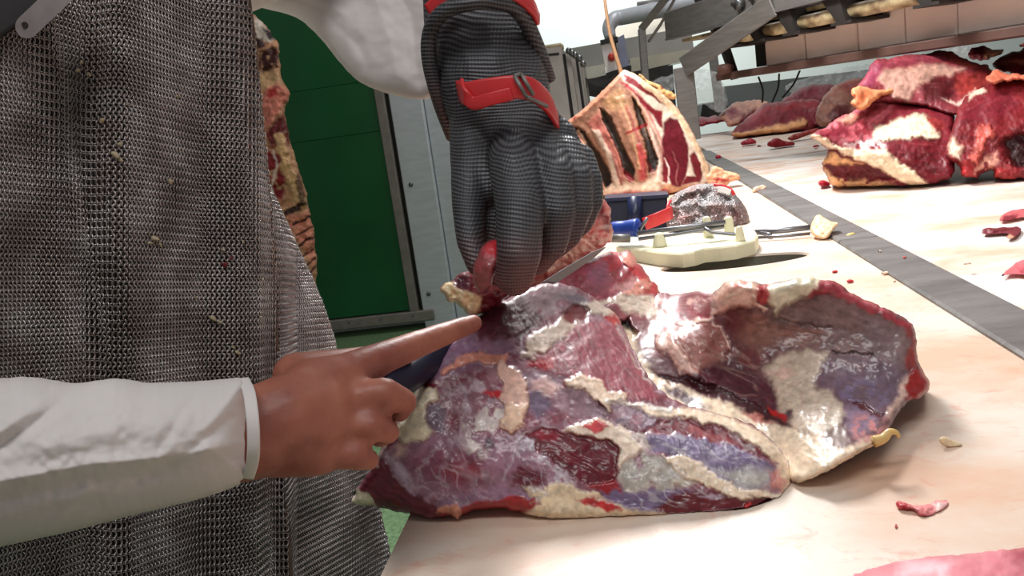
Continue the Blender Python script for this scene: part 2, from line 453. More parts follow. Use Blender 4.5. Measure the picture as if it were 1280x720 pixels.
# sliding door: green sheets held by grey metal edging
door = empty('door_1', (xr - .9, DY, .03), 'dark green sliding door with grey metal edging behind the butcher', 'door', kind='structure')
zb = .07
fw = .052
zs = pl(440, 105)[2]
for k, (z0, z1, dy) in enumerate([(zb + .05, 1.20, 0), (1.2005, zs, 0), (zs + .001, 2.6, .004)]):
    MB().box((xr - fw - .92, DY + dy, (z0 + z1) / 2), (1.84, .05, z1 - z0), bev=.003).build('door_sheet', M_green, door)
MB().box((xr - fw / 2 - .012, DY - .012, 1.33), (fw, .07, 2.55), bev=.004).build('side_edging', M_trim, door)
be = MB().box((xr - .9, DY - .015, zb + .012), (1.96, .075, .062), bev=.005).build('bottom_edging', M_trim, door)
for k in range(9):
    x = xr - .05 - .2 * k
    MB().tube([(x, DY - .05, zb + .02), (x, DY - .057, zb + .02)], [.007, .005], 10).build('rivet', M_rivet, be)
MB().box((xr + .002, DY + .03, 1.33), (.014, .08, 2.55)).build('door_gasket', M_black, door)
# white jamb with rivets to the right of the door
j = MB().box((xr + .012 + .095, DY + .05, 1.4), (.19, .16, 2.8), bev=.006).build('trim_1', M_white_trim, kind='structure')
for px, py in [(515, 230), (537, 366)]:
    p = pl(px, py)
    MB().tube([(p[0], DY - .028, p[2]), (p[0], DY - .036, p[2]), (p[0], DY - .038, p[2])], [.014, .013, .006], 14).build('rivet', M_rivet, j, True)
MB().box((xr + .205 + .1, DY + .09, 1.4), (.2, .16, 2.8), bev=.006).build('trim_2', M_white_trim, kind='structure')

# ================================================================== cutting table and belt
M_board = None
def board_material(name, tint_hi, stain=.5):
    m, nt, b = nodes(name); L = nt.links
    tc = nt.nodes.new('ShaderNodeTexCoord')
    mp = nt.nodes.new('ShaderNodeMapping'); mp.inputs['Scale'].default_value = (1, 1.5, 1); mp.inputs['Rotation'].default_value = (0, 0, .25); L.new(tc.outputs['Object'], mp.inputs[0])
    n1 = nt.nodes.new('ShaderNodeTexNoise'); n1.inputs['Scale'].default_value = 5; n1.inputs['Detail'].default_value = 6; n1.inputs['Roughness'].default_value = .62; L.new(mp.outputs[0], n1.inputs['Vector'])
    n2 = nt.nodes.new('ShaderNodeTexNoise'); n2.inputs['Scale'].default_value = 28; n2.inputs['Detail'].default_value = 6; n2.inputs['Roughness'].default_value = .7; n2.inputs['Distortion'].default_value = 1.0; L.new(mp.outputs[0], n2.inputs['Vector'])
    r1 = nt.nodes.new('ShaderNodeValToRGB'); L.new(n1.outputs['Fac'], r1.inputs[0])
    r1.color_ramp.elements[0].position = .36; r1.color_ramp.elements[0].color = (*lin((216, 178, 152)), 1)
    r1.color_ramp.elements[1].position = .62; r1.color_ramp.elements[1].color = (*lin(tint_hi), 1)
    r2 = nt.nodes.new('ShaderNodeValToRGB'); L.new(n2.outputs['Fac'], r2.inputs[0])
    r2.color_ramp.elements[0].position = .56; r2.color_ramp.elements[0].color = (0, 0, 0, 1); r2.color_ramp.elements[1].position = .78; r2.color_ramp.elements[1].color = (stain, stain, stain, 1)
    mx = nt.nodes.new('ShaderNodeMix'); mx.data_type = 'RGBA'; L.new(r2.outputs[0], mx.inputs[0]); L.new(r1.outputs[0], mx.inputs[6]); mx.inputs[7].default_value = (*lin((214, 130, 104)), 1)
    L.new(mx.outputs[2], b.inputs['Base Color'])
    b.inputs['Roughness'].default_value = .42
    bp = nt.nodes.new('ShaderNodeBump'); bp.inputs['Strength'].default_value = .15; bp.inputs['Distance'].default_value = .002; L.new(n2.outputs['Fac'], bp.inputs['Height']); L.new(bp.outputs[0], b.inputs['Normal'])
    return m
M_board = board_material('white cutting board with blood stains', (224, 212, 198), .75)
M_belt = board_material('white conveyor belt', (236, 230, 224), .12)
M_strip = mat('worn grey steel rail', (112, 108, 106), .5, .3, var=.28, vscale=9, bump=.25, bscale=50, stretch=(1, 3, 1))
M_leg = M_steel

table = empty('cutting_table', (.1, 2.2, 0), 'long white butchering table beside the mesh-aproned worker', 'table')
XL, XS0, XS1 = -.193, .367, .437
# board with an oval drain dish sunk into it
hc = np.array([.180, 1.515]); ha, hb = .125, .052
def board(x0, x1, y0, y1):
    V = []; Fc = []; n = 96
    gx = np.array([x0, x1]); 
    ang = np.linspace(0, 2 * np.pi, n, endpoint=False)
    rim = np.c_[hc[0] + ha * np.cos(ang), hc[1] + hb * np.sin(ang)]
    # outer square ring of the patch around the dish
    sq = []
    for a in ang:
        c, s = math.cos(a), math.sin(a); k = 1 / max(abs(c), abs(s)); sq.append((hc[0] + .16 * k * c, hc[1] + .16 * k * s))
    sq = np.array(sq)
    for r in sq: V.append((*r, TZ))
    for r in rim: V.append((*r, TZ))
    depthp = [(1.0, 0), (.985, .004), (.975, .03), (.97, .12), (.8, .24)]
    for f, dz in depthp[1:]:
        for a in ang: V.append((hc[0] + ha * f * math.cos(a), hc[1] + hb * f * math.sin(a), TZ - dz))
    for k in range(2):
        for i in range(n):
            Fc.append((k * n + i, k * n + (i + 1) % n, (k + 1) * n + (i + 1) % n, (k + 1) * n + i))
    W = V[2 * n:] + [(*hc, TZ - .26)]; FW = []
    for k in range(3):
        for i in range(n): FW.append((k * n + i, k * n + (i + 1) % n, (k + 1) * n + (i + 1) % n, (k + 1) * n + i))
    for i in range(n): FW.append((3 * n + i, 3 * n + (i + 1) % n, 4 * n))
    return V[:3 * n], Fc, W, FW
V, Fc, VW, FW = board(XL, XS0, 0, 0)
s = .16
mb = MB(); mb.add(V, Fc)
def flat(x0, x1, y0, y1):
    mb.add([(x0, y0, TZ), (x1, y0, TZ), (x1, y1, TZ), (x0, y1, TZ)], [(0, 1, 2, 3)])
Y0, Y1 = -.3, 4.2
flat(XL, XS0, Y0, hc[1] - s); flat(XL, XS0, hc[1] + s, Y1); flat(XL, hc[0] - s, hc[1] - s, hc[1] + s); flat(hc[0] + s, XS0, hc[1] - s, hc[1] + s)
zb_ = TZ - .05
mb.add([(XL, Y0, TZ), (XS0, Y0, TZ), (XS0, Y1, TZ), (XL, Y1, TZ), (XL, Y0, zb_), (XS0, Y0, zb_), (XS0, Y1, zb_), (XL, Y1, zb_)],
       [(7, 6, 5, 4), (0, 4, 5, 1), (1, 5, 6, 2), (2, 6, 7, 3), (3, 7, 4, 0)])
mb.build('cutting_board', M_board, table)
mk('drop_well', VW, FW, mat('dark shaded well lining', (92, 92, 82), .6, var=.2), table)  # dark lining colour stands for the shade down the hole
rail = MB()
for k in range(5):
    y0 = Y0 + k * 1.12 if k < 4 else Y0 + 4.48
ys = [-.3, 1.57, 2.42, 4.2]
for a, b in zip(ys[:-1], ys[1:]):
    MB().box(((XS0 + XS1) / 2, (a + b) / 2, TZ - .016), (XS1 - XS0, b - a - .003, .044), bev=.003).build('edge_rail', M_strip, table)
for x in (XL + .06, XS0 - .04):
    for y in (.15, 2.2, 4.05):
        MB().box((x, y, .43), (.05, .05, .84), bev=.004).build('leg', M_leg, table)
for x in (XL + .06, XS0 - .04):
    MB().box((x, 1.95, .82), (.05, 4.3, .05), bev=.003).build('frame_rail', M_leg, table)

belt = empty('conveyor_belt', (1.0, 2.5, 0), 'wide white belt running beside the table behind the grey rail', 'conveyor')
seams = [3.19, 3.62]
segs_y = [-.3, 3.21, 3.52, 5.9]
for a, b in zip(segs_y[:-1], segs_y[1:]):
    MB().box(((XS1 + .004 + 1.75) / 2, (a + b) / 2, TZ - .022), (1.75 - XS1 - .004, b - a - .04, .034), bev=.002).build('belt_section', M_belt, belt)
MB().box((1.1, 2.8, TZ - .06), (1.3, 6.1, .036)).build('belt_bed', M_dark, belt)
for x in (.52, 1.68):
    for y in (.2, 3.0, 5.7):
        MB().box((x, y, .41), (.06, .06, .82), bev=.004).build('leg', M_leg, belt)

# ================================================================== the cut being boned
FAT = (228, 205, 168); RED = (112, 26, 38); SILVER = (150, 116, 130)
beef = empty('beef_forequarter_cut', (.05, .8, TZ), 'large glistening beef cut being boned out on the table under the knife', 'meat')

A_out = [(434,629),(447,613),(452,602),(466,582),(474,566),(485,537),(497,527),(510,506),(526,480),(531,470),(541,448),(560,432),(576,416),(591,403),(604,390),(618,380),(640,370),(665,358),(690,352),(720,358),
         (742,372),(768,390),(778,404),(788,430),(800,455),(815,478),(835,496),(862,508),(890,514),(915,521),(940,531),(962,546),(984,572),(991,592),(989,608),(982,628),(969,640),(948,645),(927,651),(892,651),(871,648),
         (840,651),(800,649),(737,651),(690,652),(662,646),(648,640),(628,635),(605,636),(588,640),(577,645),(575,654),(568,652),(564,642),(547,651),(525,645),(503,640),(474,634),(458,634)]
A_d = tps([(434,629,.70),(474,634,.69),(547,651,.675),(600,642,.668),(650,642,.66),(737,651,.65),(820,651,.641),(892,651,.634),(948,645,.632),(985,615,.652),
           (600,560,.672),(560,540,.685),(530,475,.715),(590,405,.75),(640,372,.775),(690,355,.81),(640,500,.698),(700,470,.715),(760,520,.685),(850,545,.672),(950,580,.655),
           (800,600,.65),(700,600,.655),(600,600,.664),(750,420,.77),(690,385,.785),(742,372,.83),(780,410,.80),(830,498,.71),(900,520,.695),(960,548,.675),(470,600,.69),(640,420,.745),(800,455,.745)])
A_layers = [
  dict(s=[(420,340),(1000,340),(1000,670),(420,670)], c=(126,48,62), f=2, veil=20, vb=-.05, a=.75),
  dict(s=[(420,340),(1000,340),(1000,670),(420,670)], c=(186,160,176), f=2, veil=7, vb=-.45, a=.4),
  dict(s=[(531,470),(560,432),(591,403),(640,400),(650,440),(600,460),(540,478)], c=(138,100,122), f=6),
  dict(s=[(585,405),(613,388),(647,372),(663,366),(676,398),(652,425),(613,424),(600,430)], c=(84,30,46), f=6, fib=(-30,.3)),
  dict(s=[(560,430),(590,418),(600,440),(570,455),(548,462)], c=(128,92,118), f=6),
  # membrane over the lower left
  dict(s=[(480,570),(520,545),(580,540),(640,545),(700,590),(690,615),(560,630),(515,612)], c=(160,118,138), f=10),
  dict(s=[(500,575),(545,560),(600,565),(612,600),(570,612),(520,600)], c=(138,80,100), f=12),
  dict(s=[(548,590),(570,577),(600,580),(606,596),(575,605)], c=(140,56,68), f=10),
  dict(s=[(545,625),(610,612),(680,610),(670,625),(600,632),(560,637)], c=(152,116,142), f=5),
  dict(s=[(474,572),(452,602),(446,613),(462,622),(474,636),(503,642),(547,653),(556,640),(541,630),(517,616),(500,605),(488,587),(481,570)], c=(108,32,46), f=2.5, fib=(35,.25), h=.001),
  dict(s=[(434,631),(447,611),(461,619),(470,634)], c=(228,212,170), f=2, h=.001),
  dict(s=[(482,569),(490,586),(503,604),(518,615),(510,596),(500,578)], c=(190,170,195), f=4, a=.7),
  dict(s=[(498,527),(485,538),(470,573),(480,567),(497,549)], c=(112,28,42), f=2),
  dict(s=[(488,532),(484,538),(466,580),(470,582),(490,545)], c=(225,180,170), f=1.5),
  dict(s=[(495,570),(498,552),(510,556),(507,572)], c=(222,170,150), f=4, a=.8),
  dict(s=[(526,481),(544,481),(546,500),(532,508),(531,526),(541,540),(535,549),(517,552),(497,549),(493,537),(510,506)], c=(232,214,170), f=3, h=.003),
  dict(s=[(531,511),(545,506),(557,514),(559,530),(549,540),(535,534),(530,524)], c=(120,96,112), f=3),
  dict(s=[(520,478),(547,474),(573,476),(579,488),(555,483),(526,481)], c=(118,28,44), f=2),
  dict(s=[(560,480),(600,470),(618,500),(600,520),(570,515)], c=(176,145,160), f=8, veil=9),
  dict(s=[(579,526),(593,518),(617,503),(631,506),(631,528),(610,540),(607,572),(593,580),(582,561)], c=(214,196,188), f=7, h=.0012, veil=14, vb=.45),
  dict(s=[(640,545),(672,540),(700,570),(716,596),(700,604),(660,580)], c=(182,165,182), f=8, veil=8, vb=.2),
  dict(s=[(605,548),(612,545),(616,556),(608,560)], c=(105,88,100), f=2, h=-.0015),
  dict(s=[(637,594),(652,580),(678,590),(684,607),(658,611),(637,605)], c=(102,34,50), f=5, fib=(20,.3)),
  dict(s=[(600,560),(640,555),(655,578),(630,598),(608,590)], c=(150,105,125), f=8, veil=10),
  dict(s=[(480,480),(700,440),(760,520),(720,610),(560,635),(480,590)], c=(214,198,208), f=6, rid=(68,22,7), a=.36),
  dict(s=[(480,480),(700,440),(760,520),(720,610),(560,635),(480,590)], c=(206,186,198), f=6, rid=(20,26,9), a=.26),
  # lower rim
  dict(s=[(547,650),(556,637),(578,634),(600,630),(630,622),(646,618),(660,622),(682,634),(650,644),(605,640),(577,644)], c=(165,42,42), f=2, h=.001),
  dict(s=[(545,642),(552,634),(573,631),(578,640),(575,656),(568,654),(566,642)], c=(222,150,122), f=1.5, h=.002),
  dict(s=[(655,608),(678,612),(696,601),(719,612),(742,618),(772,628),(807,637),(822,639),(870,644),(845,654),(737,655),(690,655),(647,644),(676,632)], c=(232,204,160), f=2.5, h=.002),
  dict(s=[(657,608),(680,608),(684,620),(670,630),(655,622)], c=(200,182,170), f=4, veil=6, vb=.3),
  dict(s=[(722,625),(740,622),(757,624),(781,639),(745,637)], c=(196,48,48), f=2),
  # silverskin of the shank side
  dict(s=[(750,614),(790,610),(850,610),(872,620),(850,634),(815,641),(785,636),(757,622)], c=(126,106,140), f=4, fib=(5,.2)),
  dict(s=[(777,575),(801,565),(830,573),(862,588),(870,604),(840,614),(783,614),(772,596)], c=(166,156,142), f=4, veil=16, vb=.7),
  dict(s=[(783,612),(850,606),(868,600),(862,592),(830,606),(790,606)], c=(205,190,160), f=3, a=.6, veil=8),
  dict(s=[(816,638),(847,617),(887,614),(927,622),(972,620),(972,634),(950,647),(927,653),(892,653),(868,648)], c=(106,24,34), f=2.5, fib=(0,.25)),
  dict(s=[(872,619),(890,618),(905,622),(890,626)], c=(180,150,175), f=2, a=.7),  # painted purple highlight on the red front muscle
  dict(s=[(932,628),(938,626),(940,634),(934,636)], c=(200,45,50), f=1.5, h=.002),
  dict(s=[(805,545),(840,542),(887,550),(919,559),(948,569),(969,583),(962,607),(937,613),(911,604),(887,591),(874,577),(850,570),(816,563)], c=(126,110,142), f=3, fib=(70,.28,3)),
  dict(s=[(905,590),(930,585),(962,590),(962,608),(937,613),(915,604)], c=(172,166,158), f=8),
  dict(s=[(829,571),(850,568),(874,577),(888,590),(911,604),(937,614),(983,614),(987,628),(969,622),(927,622),(905,618),(874,603),(847,590),(840,582)], c=(232,204,168), f=2, h=.003),
  dict(s=[(836,576),(850,582),(866,594),(850,587)], c=(150,110,100), f=1.5, a=.5),
  dict(s=[(777,534),(800,538),(826,524),(861,523),(879,529),(900,533),(927,548),(948,559),(972,575),(948,569),(919,559),(887,550),(847,542),(800,542)], c=(118,28,44), f=2, h=-.0015, fib=(25,.3)),
  dict(s=[(860,530),(885,540),(910,553),(890,549),(862,540)], c=(175,80,80), f=3, a=.7),
  dict(s=[(790,507),(840,509),(879,514),(911,521),(937,531),(958,545),(985,573),(993,594),(984,622),(971,604),(971,576),(948,560),(927,547),(900,531),(879,528),(861,522),(826,521),(800,516)], c=(236,204,166), f=2.5, h=.002),
  dict(s=[(962,592),(974,585),(982,600),(978,615),(966,608)], c=(215,140,132), f=4, a=.8),
  dict(s=[(790,515),(826,519),(815,532),(790,534),(760,528)], c=(150,128,142), f=4, veil=8, vb=.3),
  # upper muscle
  dict(s=[(736,400),(772,405),(786,431),(802,465),(820,490),(822,500),(795,503),(775,494),(742,477),(716,470),(678,467),(659,456),(663,449),(680,434),(708,423),(719,408)], c=(152,70,82), f=2.5, fib=(62,.32,2.6), h=.001),
  dict(s=[(658,456),(675,444),(693,448),(690,461),(668,462)], c=(182,38,48), f=3),
  dict(s=[(640,460),(700,470),(712,485),(760,505),(800,510),(790,520),(700,515),(650,500)], c=(158,130,142), f=6, veil=12, vb=.4),
  dict(s=[(700,490),(735,492),(752,505),(720,516),(690,508)], c=(150,112,124), f=6),
  dict(s=[(658,492),(680,490),(690,508),(672,522),(655,512)], c=(118,98,122), f=6),
  dict(s=[(703,476),(719,469),(737,469),(752,478),(758,487),(780,493),(783,502),(763,502),(760,515),(748,502),(742,494),(728,488),(710,483)], c=(226,188,155), f=2, h=.004),
  dict(s=[(744,500),(752,502),(757,512),(748,510)], c=(90,40,48), f=1.5),
  dict(s=[(760,501),(800,507),(840,510)], c=(220,205,190), f=1.5, line=1, w=2.5, h=.001),
  dict(s=[(665,476),(690,474),(702,486),(690,494),(668,490)], c=(206,150,142), f=4, h=.001),
  # cream and red around the dark muscle
  dict(s=[(705,538),(728,528),(748,523),(779,534),(797,551),(808,564),(783,573),(774,586),(773,561),(766,551),(737,547)], c=(226,196,168), f=2.5, h=.002),
  dict(s=[(780,536),(800,540),(815,556),(806,566),(796,550)], c=(200,180,168), f=4, veil=8, vb=.5),
  dict(s=[(659,543),(678,534),(707,542),(737,545),(766,550),(775,561),(772,581),(775,596),(766,603),(742,603),(725,602),(705,584),(675,567)], c=(106,20,36), f=1.8, h=-.002, fib=(25,.3,2.4)),
  dict(s=[(640,360),(760,390),(800,470),(700,460),(640,440)], c=(206,176,176), f=6, rid=(62,17,5), a=.4),
  dict(s=[(780,505),(970,560),(965,612),(800,640),(770,560)], c=(214,204,206), f=5, rid=(22,23,7), a=.45),
  dict(s=[(663,543),(679,537),(700,543),(690,548),(672,549)], c=(150,40,55), f=3),
  dict(s=[(731,604),(769,600),(778,617),(745,612)], c=(156,30,40), f=2),
  dict(s=[(726,532),(748,525),(761,533),(742,541)], c=(196,56,60), f=2, h=.001),
  # pink fat tab and its arms
  dict(s=[(552,463),(572,447),(597,439),(637,442),(631,452),(613,458),(602,452),(574,457),(555,467)], c=(216,142,122), f=2, h=.002),
  dict(s=[(600,452),(622,462),(628,480),(612,478)], c=(170,130,138), f=3, a=.8),
  dict(s=[(622,450),(641,456),(658,474),(659,496),(656,532),(641,538),(627,533),(629,507),(623,496),(629,479),(620,462)], c=(216,158,136), f=2, h=.003),
  dict(s=[(630,508),(656,506),(656,532),(641,538),(627,533)], c=(228,178,142), f=3, h=.002),
  dict(s=[(602,494),(611,486),(628,487),(625,495)], c=(196,38,48), f=1.5),
  # connective tissue at the top
  dict(s=[(663,420),(686,408),(708,394),(724,401),(708,420),(686,433),(661,450),(653,446)], c=(214,182,158), f=3, h=.002),
  dict(s=[(652,374),(686,357),(719,357),(735,372),(740,390),(702,384),(680,396),(663,391)], c=(156,130,136), f=4, veil=14, vb=.6),
  dict(s=[(690,368),(720,366),(735,376),(715,382)], c=(118,104,112), f=4),
  dict(s=[(704,390),(718,381),(732,386),(736,396),(722,403),(708,402)], c=(118,18,24), f=2.5, h=-.003),
  dict(s=[(728,380),(750,372),(775,380),(780,396),(760,396),(735,390)], c=(206,180,156), f=3, h=.002),
  dict(s=[(752,396),(770,392),(782,402),(770,406)], c=(188,60,60), f=2),
  dict(s=[(772,403),(790,448),(815,480),(806,472),(784,436)], c=(215,195,175), f=2, h=.002),
  dict(s=[(520,500),(560,470)], c=(200,170,180), f=1.5, line=1, w=1.2, a=.6),
  dict(s=[(590,480),(580,515),(572,550)], c=(196,172,188), f=1.5, line=1, w=1.4, a=.6),
  dict(s=[(565,485),(560,520),(548,560),(520,590)], c=(190,165,182), f=1.5, line=1, w=1.2, a=.5),
  dict(s=[(660,560),(690,585),(715,606)], c=(205,190,200), f=2, line=1, w=1.6, a=.7),
  dict(s=[(648,550),(640,575),(628,600)], c=(195,175,190), f=1.5, line=1, w=1.2, a=.6),
]
flesh('muscle_slab', A_out, A_d, .07, (148, 98, 112), A_layers, beef, step=1.35, edge=13, edge_r=.011, seed=3, rough_h=.0010, rough_s=20, mottled=.10)

B_out = [(745,385),(775,372),(800,368),(830,367),(852,367),(872,364),(889,368),(898,360),(909,351),(924,349),(947,354),(964,354),(978,353),(993,349),(1010,345),(1022,349),(1033,350),(1047,353),(1064,366),(1087,378),(1113,388),(1133,398),
         (1140,407),(1146,422),(1147,447),(1150,452),(1153,462),(1162,478),(1161,491),(1150,498),(1136,500),(1120,520),(1112,536),(1100,551),(1092,557),(1075,565),(1050,582),(1020,595),(1000,604),(988,603),(960,590),(900,560),(840,530),(790,480),(760,420)]
B_d = tps([(745,385,.86),(800,368,.93),(852,367,.93),(889,368,.84),(924,350,.80),(1010,345,.775),(1064,366,.77),(1113,388,.765),(1146,425,.76),(1162,480,.745),(1120,520,.692),(1092,557,.650),(1050,582,.634),(1000,604,.645),
           (960,590,.685),(900,550,.715),(840,520,.745),(790,470,.80),(772,405,.86),(813,470,.80),(850,490,.78),(900,510,.755),(950,530,.735),(1000,550,.685),(1050,545,.668),
           (1050,450,.765),(950,430,.80),(1000,490,.745),(1090,500,.715),(900,430,.82),(850,420,.83),(920,470,.80),(1000,400,.79),(1080,420,.77),(870,462,.80)])
B_layers = [
  dict(s=[(745,372),(890,362),(895,400),(850,412),(815,420),(780,400)], c=(150,74,80), f=4, fib=(5,.3)),
  dict(s=[(790,372),(840,372),(892,370),(890,378),(840,380),(800,385)], c=(222,165,150), f=3, veil=9, vb=.4),
  dict(s=[(800,368),(830,366),(858,364),(888,366),(880,372),(830,372)], c=(150,80,90), f=2, a=.7),
  dict(s=[(770,378),(800,372),(826,388),(838,398),(815,396),(785,392)], c=(206,182,156), f=4, h=.003),
  dict(s=[(785,400),(810,398),(830,416),(838,440),(820,450),(795,430)], c=(132,76,80), f=5),
  dict(s=[(774,400),(786,398),(795,412),(790,424),(782,414)], c=(14,8,9), f=2.5, h=-.012),  # near-black colour stands for the shade inside the hole
  dict(s=[(838,418),(853,409),(891,402),(908,416),(914,436),(895,460),(893,480),(862,470),(838,440)], c=(166,110,100), f=4, h=.003, fib=(60,.2)),
  dict(s=[(853,412),(891,404),(905,420),(900,440),(880,452),(868,440)], c=(146,84,78), f=5, a=.8),
  dict(s=[(820,418),(838,412),(852,440),(866,462),(894,478),(886,484),(850,464),(826,436)], c=(214,160,140), f=3, h=.004),
  dict(s=[(845,405),(875,402),(890,398),(894,390)], c=(230,185,165), f=1.5, line=1, w=2.2, h=.003),
  dict(s=[(893,403),(904,412),(912,430),(914,440)], c=(225,170,150), f=1.5, line=1, w=1.4, h=.002),
  # painted grey brown sheen and purple muscle of the big lobe
  dict(s=[(930,390),(1000,372),(1060,375),(1140,412),(1143,450),(1100,470),(1040,442),(960,430)], c=(132,104,102), f=10, fib=(12,.16,5)),
  dict(s=[(1080,400),(1130,415),(1138,455),(1120,490),(1085,470)], c=(136,112,114), f=12),
  dict(s=[(905,385),(935,384),(955,395),(930,420),(905,410)], c=(104,42,46), f=6),
  dict(s=[(930,395),(965,390),(985,420),(950,440),(925,425)], c=(152,104,88), f=10, a=.8),
  dict(s=[(955,392),(1000,398),(1040,408),(1000,416),(960,404)], c=(98,76,80), f=6, a=.8),
  dict(s=[(985,405),(1030,412),(1020,432),(975,430)], c=(142,92,80), f=8, a=.8, fib=(10,.3)),
  dict(s=[(1020,442),(1060,445),(1095,445),(1135,465),(1130,505),(1085,512),(1055,500),(1018,488)], c=(112,86,100), f=9),
  dict(s=[(1047,478),(1075,472),(1112,480),(1110,505),(1080,510),(1052,500)], c=(124,104,134), f=6, veil=9, vb=.3),
  dict(s=[(1052,510),(1080,505),(1102,515),(1095,535),(1070,545),(1055,528)], c=(142,116,140), f=6),
  dict(s=[(862,468),(900,452),(950,466),(974,488),(974,514),(950,522),(905,498),(870,485)], c=(84,36,48), f=5, fib=(30,.35), h=-.001),
  dict(s=[(895,442),(930,436),(960,446),(950,462),(905,458)], c=(120,60,62), f=6, veil=10, vb=.4),
  dict(s=[(972,444),(1000,437),(1036,440),(1026,458),(1015,487),(1040,490),(1051,505),(1056,522),(1040,541),(1025,548),(1012,541),(982,532),(990,517),(975,510),(970,490),(960,470),(956,462)], c=(198,172,144), f=4, h=.002),
  dict(s=[(957,464),(975,460),(992,465),(990,472),(970,472)], c=(215,160,140), f=3, a=.7),
  dict(s=[(960,508),(972,511),(986,517),(980,528),(962,523)], c=(186,28,28), f=2),
  dict(s=[(982,513),(991,514),(990,522),(984,520)], c=(62,40,60), f=2),
  dict(s=[(780,408),(792,412),(800,440),(815,466),(850,484),(900,500),(932,516),(995,536),(1025,547),(1050,562),(1075,553),(1100,546),(1094,560),(1050,586),(1000,608),(970,600),(925,560),(880,540),(830,520),(790,470)], c=(226,196,158), f=4, h=.001, fib=(28,.08,6)),
  dict(s=[(827,480),(853,489),(889,511),(866,511),(838,492)], c=(84,46,56), f=3),
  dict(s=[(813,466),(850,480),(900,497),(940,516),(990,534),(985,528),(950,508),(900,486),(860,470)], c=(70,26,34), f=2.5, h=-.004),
  dict(s=[(930,516),(950,519),(965,528),(945,525)], c=(205,90,80), f=2.5, a=.8),
  dict(s=[(1068,520),(1096,518),(1112,528),(1100,548),(1075,555),(1062,545)], c=(200,130,128), f=6, veil=10, vb=.5),
  dict(s=[(1030,540),(1050,535),(1060,552),(1045,558)], c=(150,128,120), f=4),
  dict(s=[(1052,522),(1062,524),(1060,534),(1052,532)], c=(105,70,90), f=2.5),
  dict(s=[(900,380),(1130,400),(1130,500),(1000,540),(860,460)], c=(176,140,128), f=8, rid=(18,33,8), a=.45),
  # rims
  dict(s=[(891,370),(909,349),(924,347),(947,353),(953,364),(942,383),(918,386),(896,391)], c=(226,166,138), f=3, h=.005),
  dict(s=[(917,352),(932,353),(930,360),(918,360)], c=(205,85,80), f=2.5, a=.8),
  dict(s=[(905,380),(920,366),(940,362)], c=(205,170,140), f=2, line=1, w=2, h=.002, a=.8),
  dict(s=[(949,357),(966,353),(963,378),(951,383),(943,372)], c=(178,56,60), f=2.5, h=.003),
  dict(s=[(941,372),(946,384),(958,388)], c=(226,170,145), f=1.5, line=1, w=1.8, h=.003),
  dict(s=[(963,356),(978,351),(1010,342),(1031,349),(1014,368),(987,377),(972,393),(962,380)], c=(214,198,160), f=3.5, h=.005),
  dict(s=[(1009,369),(1028,349),(1047,351),(1064,364),(1087,376),(1113,386),(1142,406),(1136,414),(1122,404),(1091,391),(1069,381),(1042,368)], c=(170,62,72), f=2.5, h=.001),
  dict(s=[(1050,360),(1080,377),(1100,386)], c=(205,110,115), f=2, line=1, w=1.6, a=.7),
  dict(s=[(1134,406),(1146,418),(1149,450),(1140,470),(1132,455),(1138,430)], c=(150,58,54), f=3),
  dict(s=[(1134,466),(1151,456),(1164,478),(1163,494),(1145,502),(1130,502)], c=(158,24,24), f=2.5, h=.004),
  dict(s=[(1130,470),(1137,466),(1130,495),(1112,522),(1106,518),(1122,495)], c=(212,160,138), f=3, h=.002),
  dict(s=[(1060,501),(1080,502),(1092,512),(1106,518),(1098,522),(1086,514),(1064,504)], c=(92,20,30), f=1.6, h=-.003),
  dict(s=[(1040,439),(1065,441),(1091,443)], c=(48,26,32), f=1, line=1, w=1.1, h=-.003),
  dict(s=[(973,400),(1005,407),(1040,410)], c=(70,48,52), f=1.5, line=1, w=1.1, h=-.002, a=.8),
  dict(s=[(1092,556),(1060,576),(1010,600)], c=(228,200,160), f=3, line=1, w=4, h=.001),
]
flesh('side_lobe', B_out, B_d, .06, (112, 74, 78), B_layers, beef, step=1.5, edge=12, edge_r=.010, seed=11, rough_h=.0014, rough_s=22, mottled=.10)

# muscle lying behind the slab and the flap lifted by the glove
C_out = [(650,372),(680,353),(700,340),(722,329),(740,322),(755,316),(769,311),(778,318),(786,313),(794,318),(797,326),(803,332),(808,341),(816,349),(822,358),(828,369),(832,385),(800,398),(760,400),(700,398),(660,392)]
C_d = tps([(650,372,.86),(700,340,.92),(755,316,.98),(785,316,1.0),(828,369,.95),(832,385,.93),(760,400,.87),(700,395,.86),(740,360,.90),(780,350,.94)])
C_layers = [
  dict(s=[(680,353),(722,329),(760,316),(778,340),(770,372),(720,378),(690,375)], c=(168,84,98), f=4, fib=(-25,.28,3)),
  dict(s=[(735,335),(752,328),(760,345),(748,357),(735,350)], c=(150,90,116), f=7, a=.8),
  dict(s=[(752,318),(770,310),(776,330),(772,352),(764,345),(760,330)], c=(182,42,54), f=3, h=.003),
  dict(s=[(765,340),(790,335),(800,350),(780,358),(764,354)], c=(150,38,48), f=4),
  dict(s=[(774,318),(788,312),(800,326),(790,334),(778,330)], c=(226,150,132), f=2, h=.004),
  dict(s=[(780,330),(800,330),(818,350),(830,370),(812,368),(796,350)], c=(192,48,54), f=3, h=.003),
  dict(s=[(774,369),(797,352),(814,349),(806,368)], c=(228,152,132), f=2.5, h=.003),
  dict(s=[(765,362),(778,352),(800,346),(785,362)], c=(220,150,140), f=3, a=.6),
  dict(s=[(730,382),(777,368),(812,369),(834,386),(800,400),(735,392)], c=(208,184,158), f=3, h=.004),
]
flesh('rear_muscle', C_out, C_d, .09, (160, 84, 94), C_layers, beef, step=1.5, edge=9, edge_r=.010, seed=23, rough_h=.003, rough_s=14, jag=2.0)

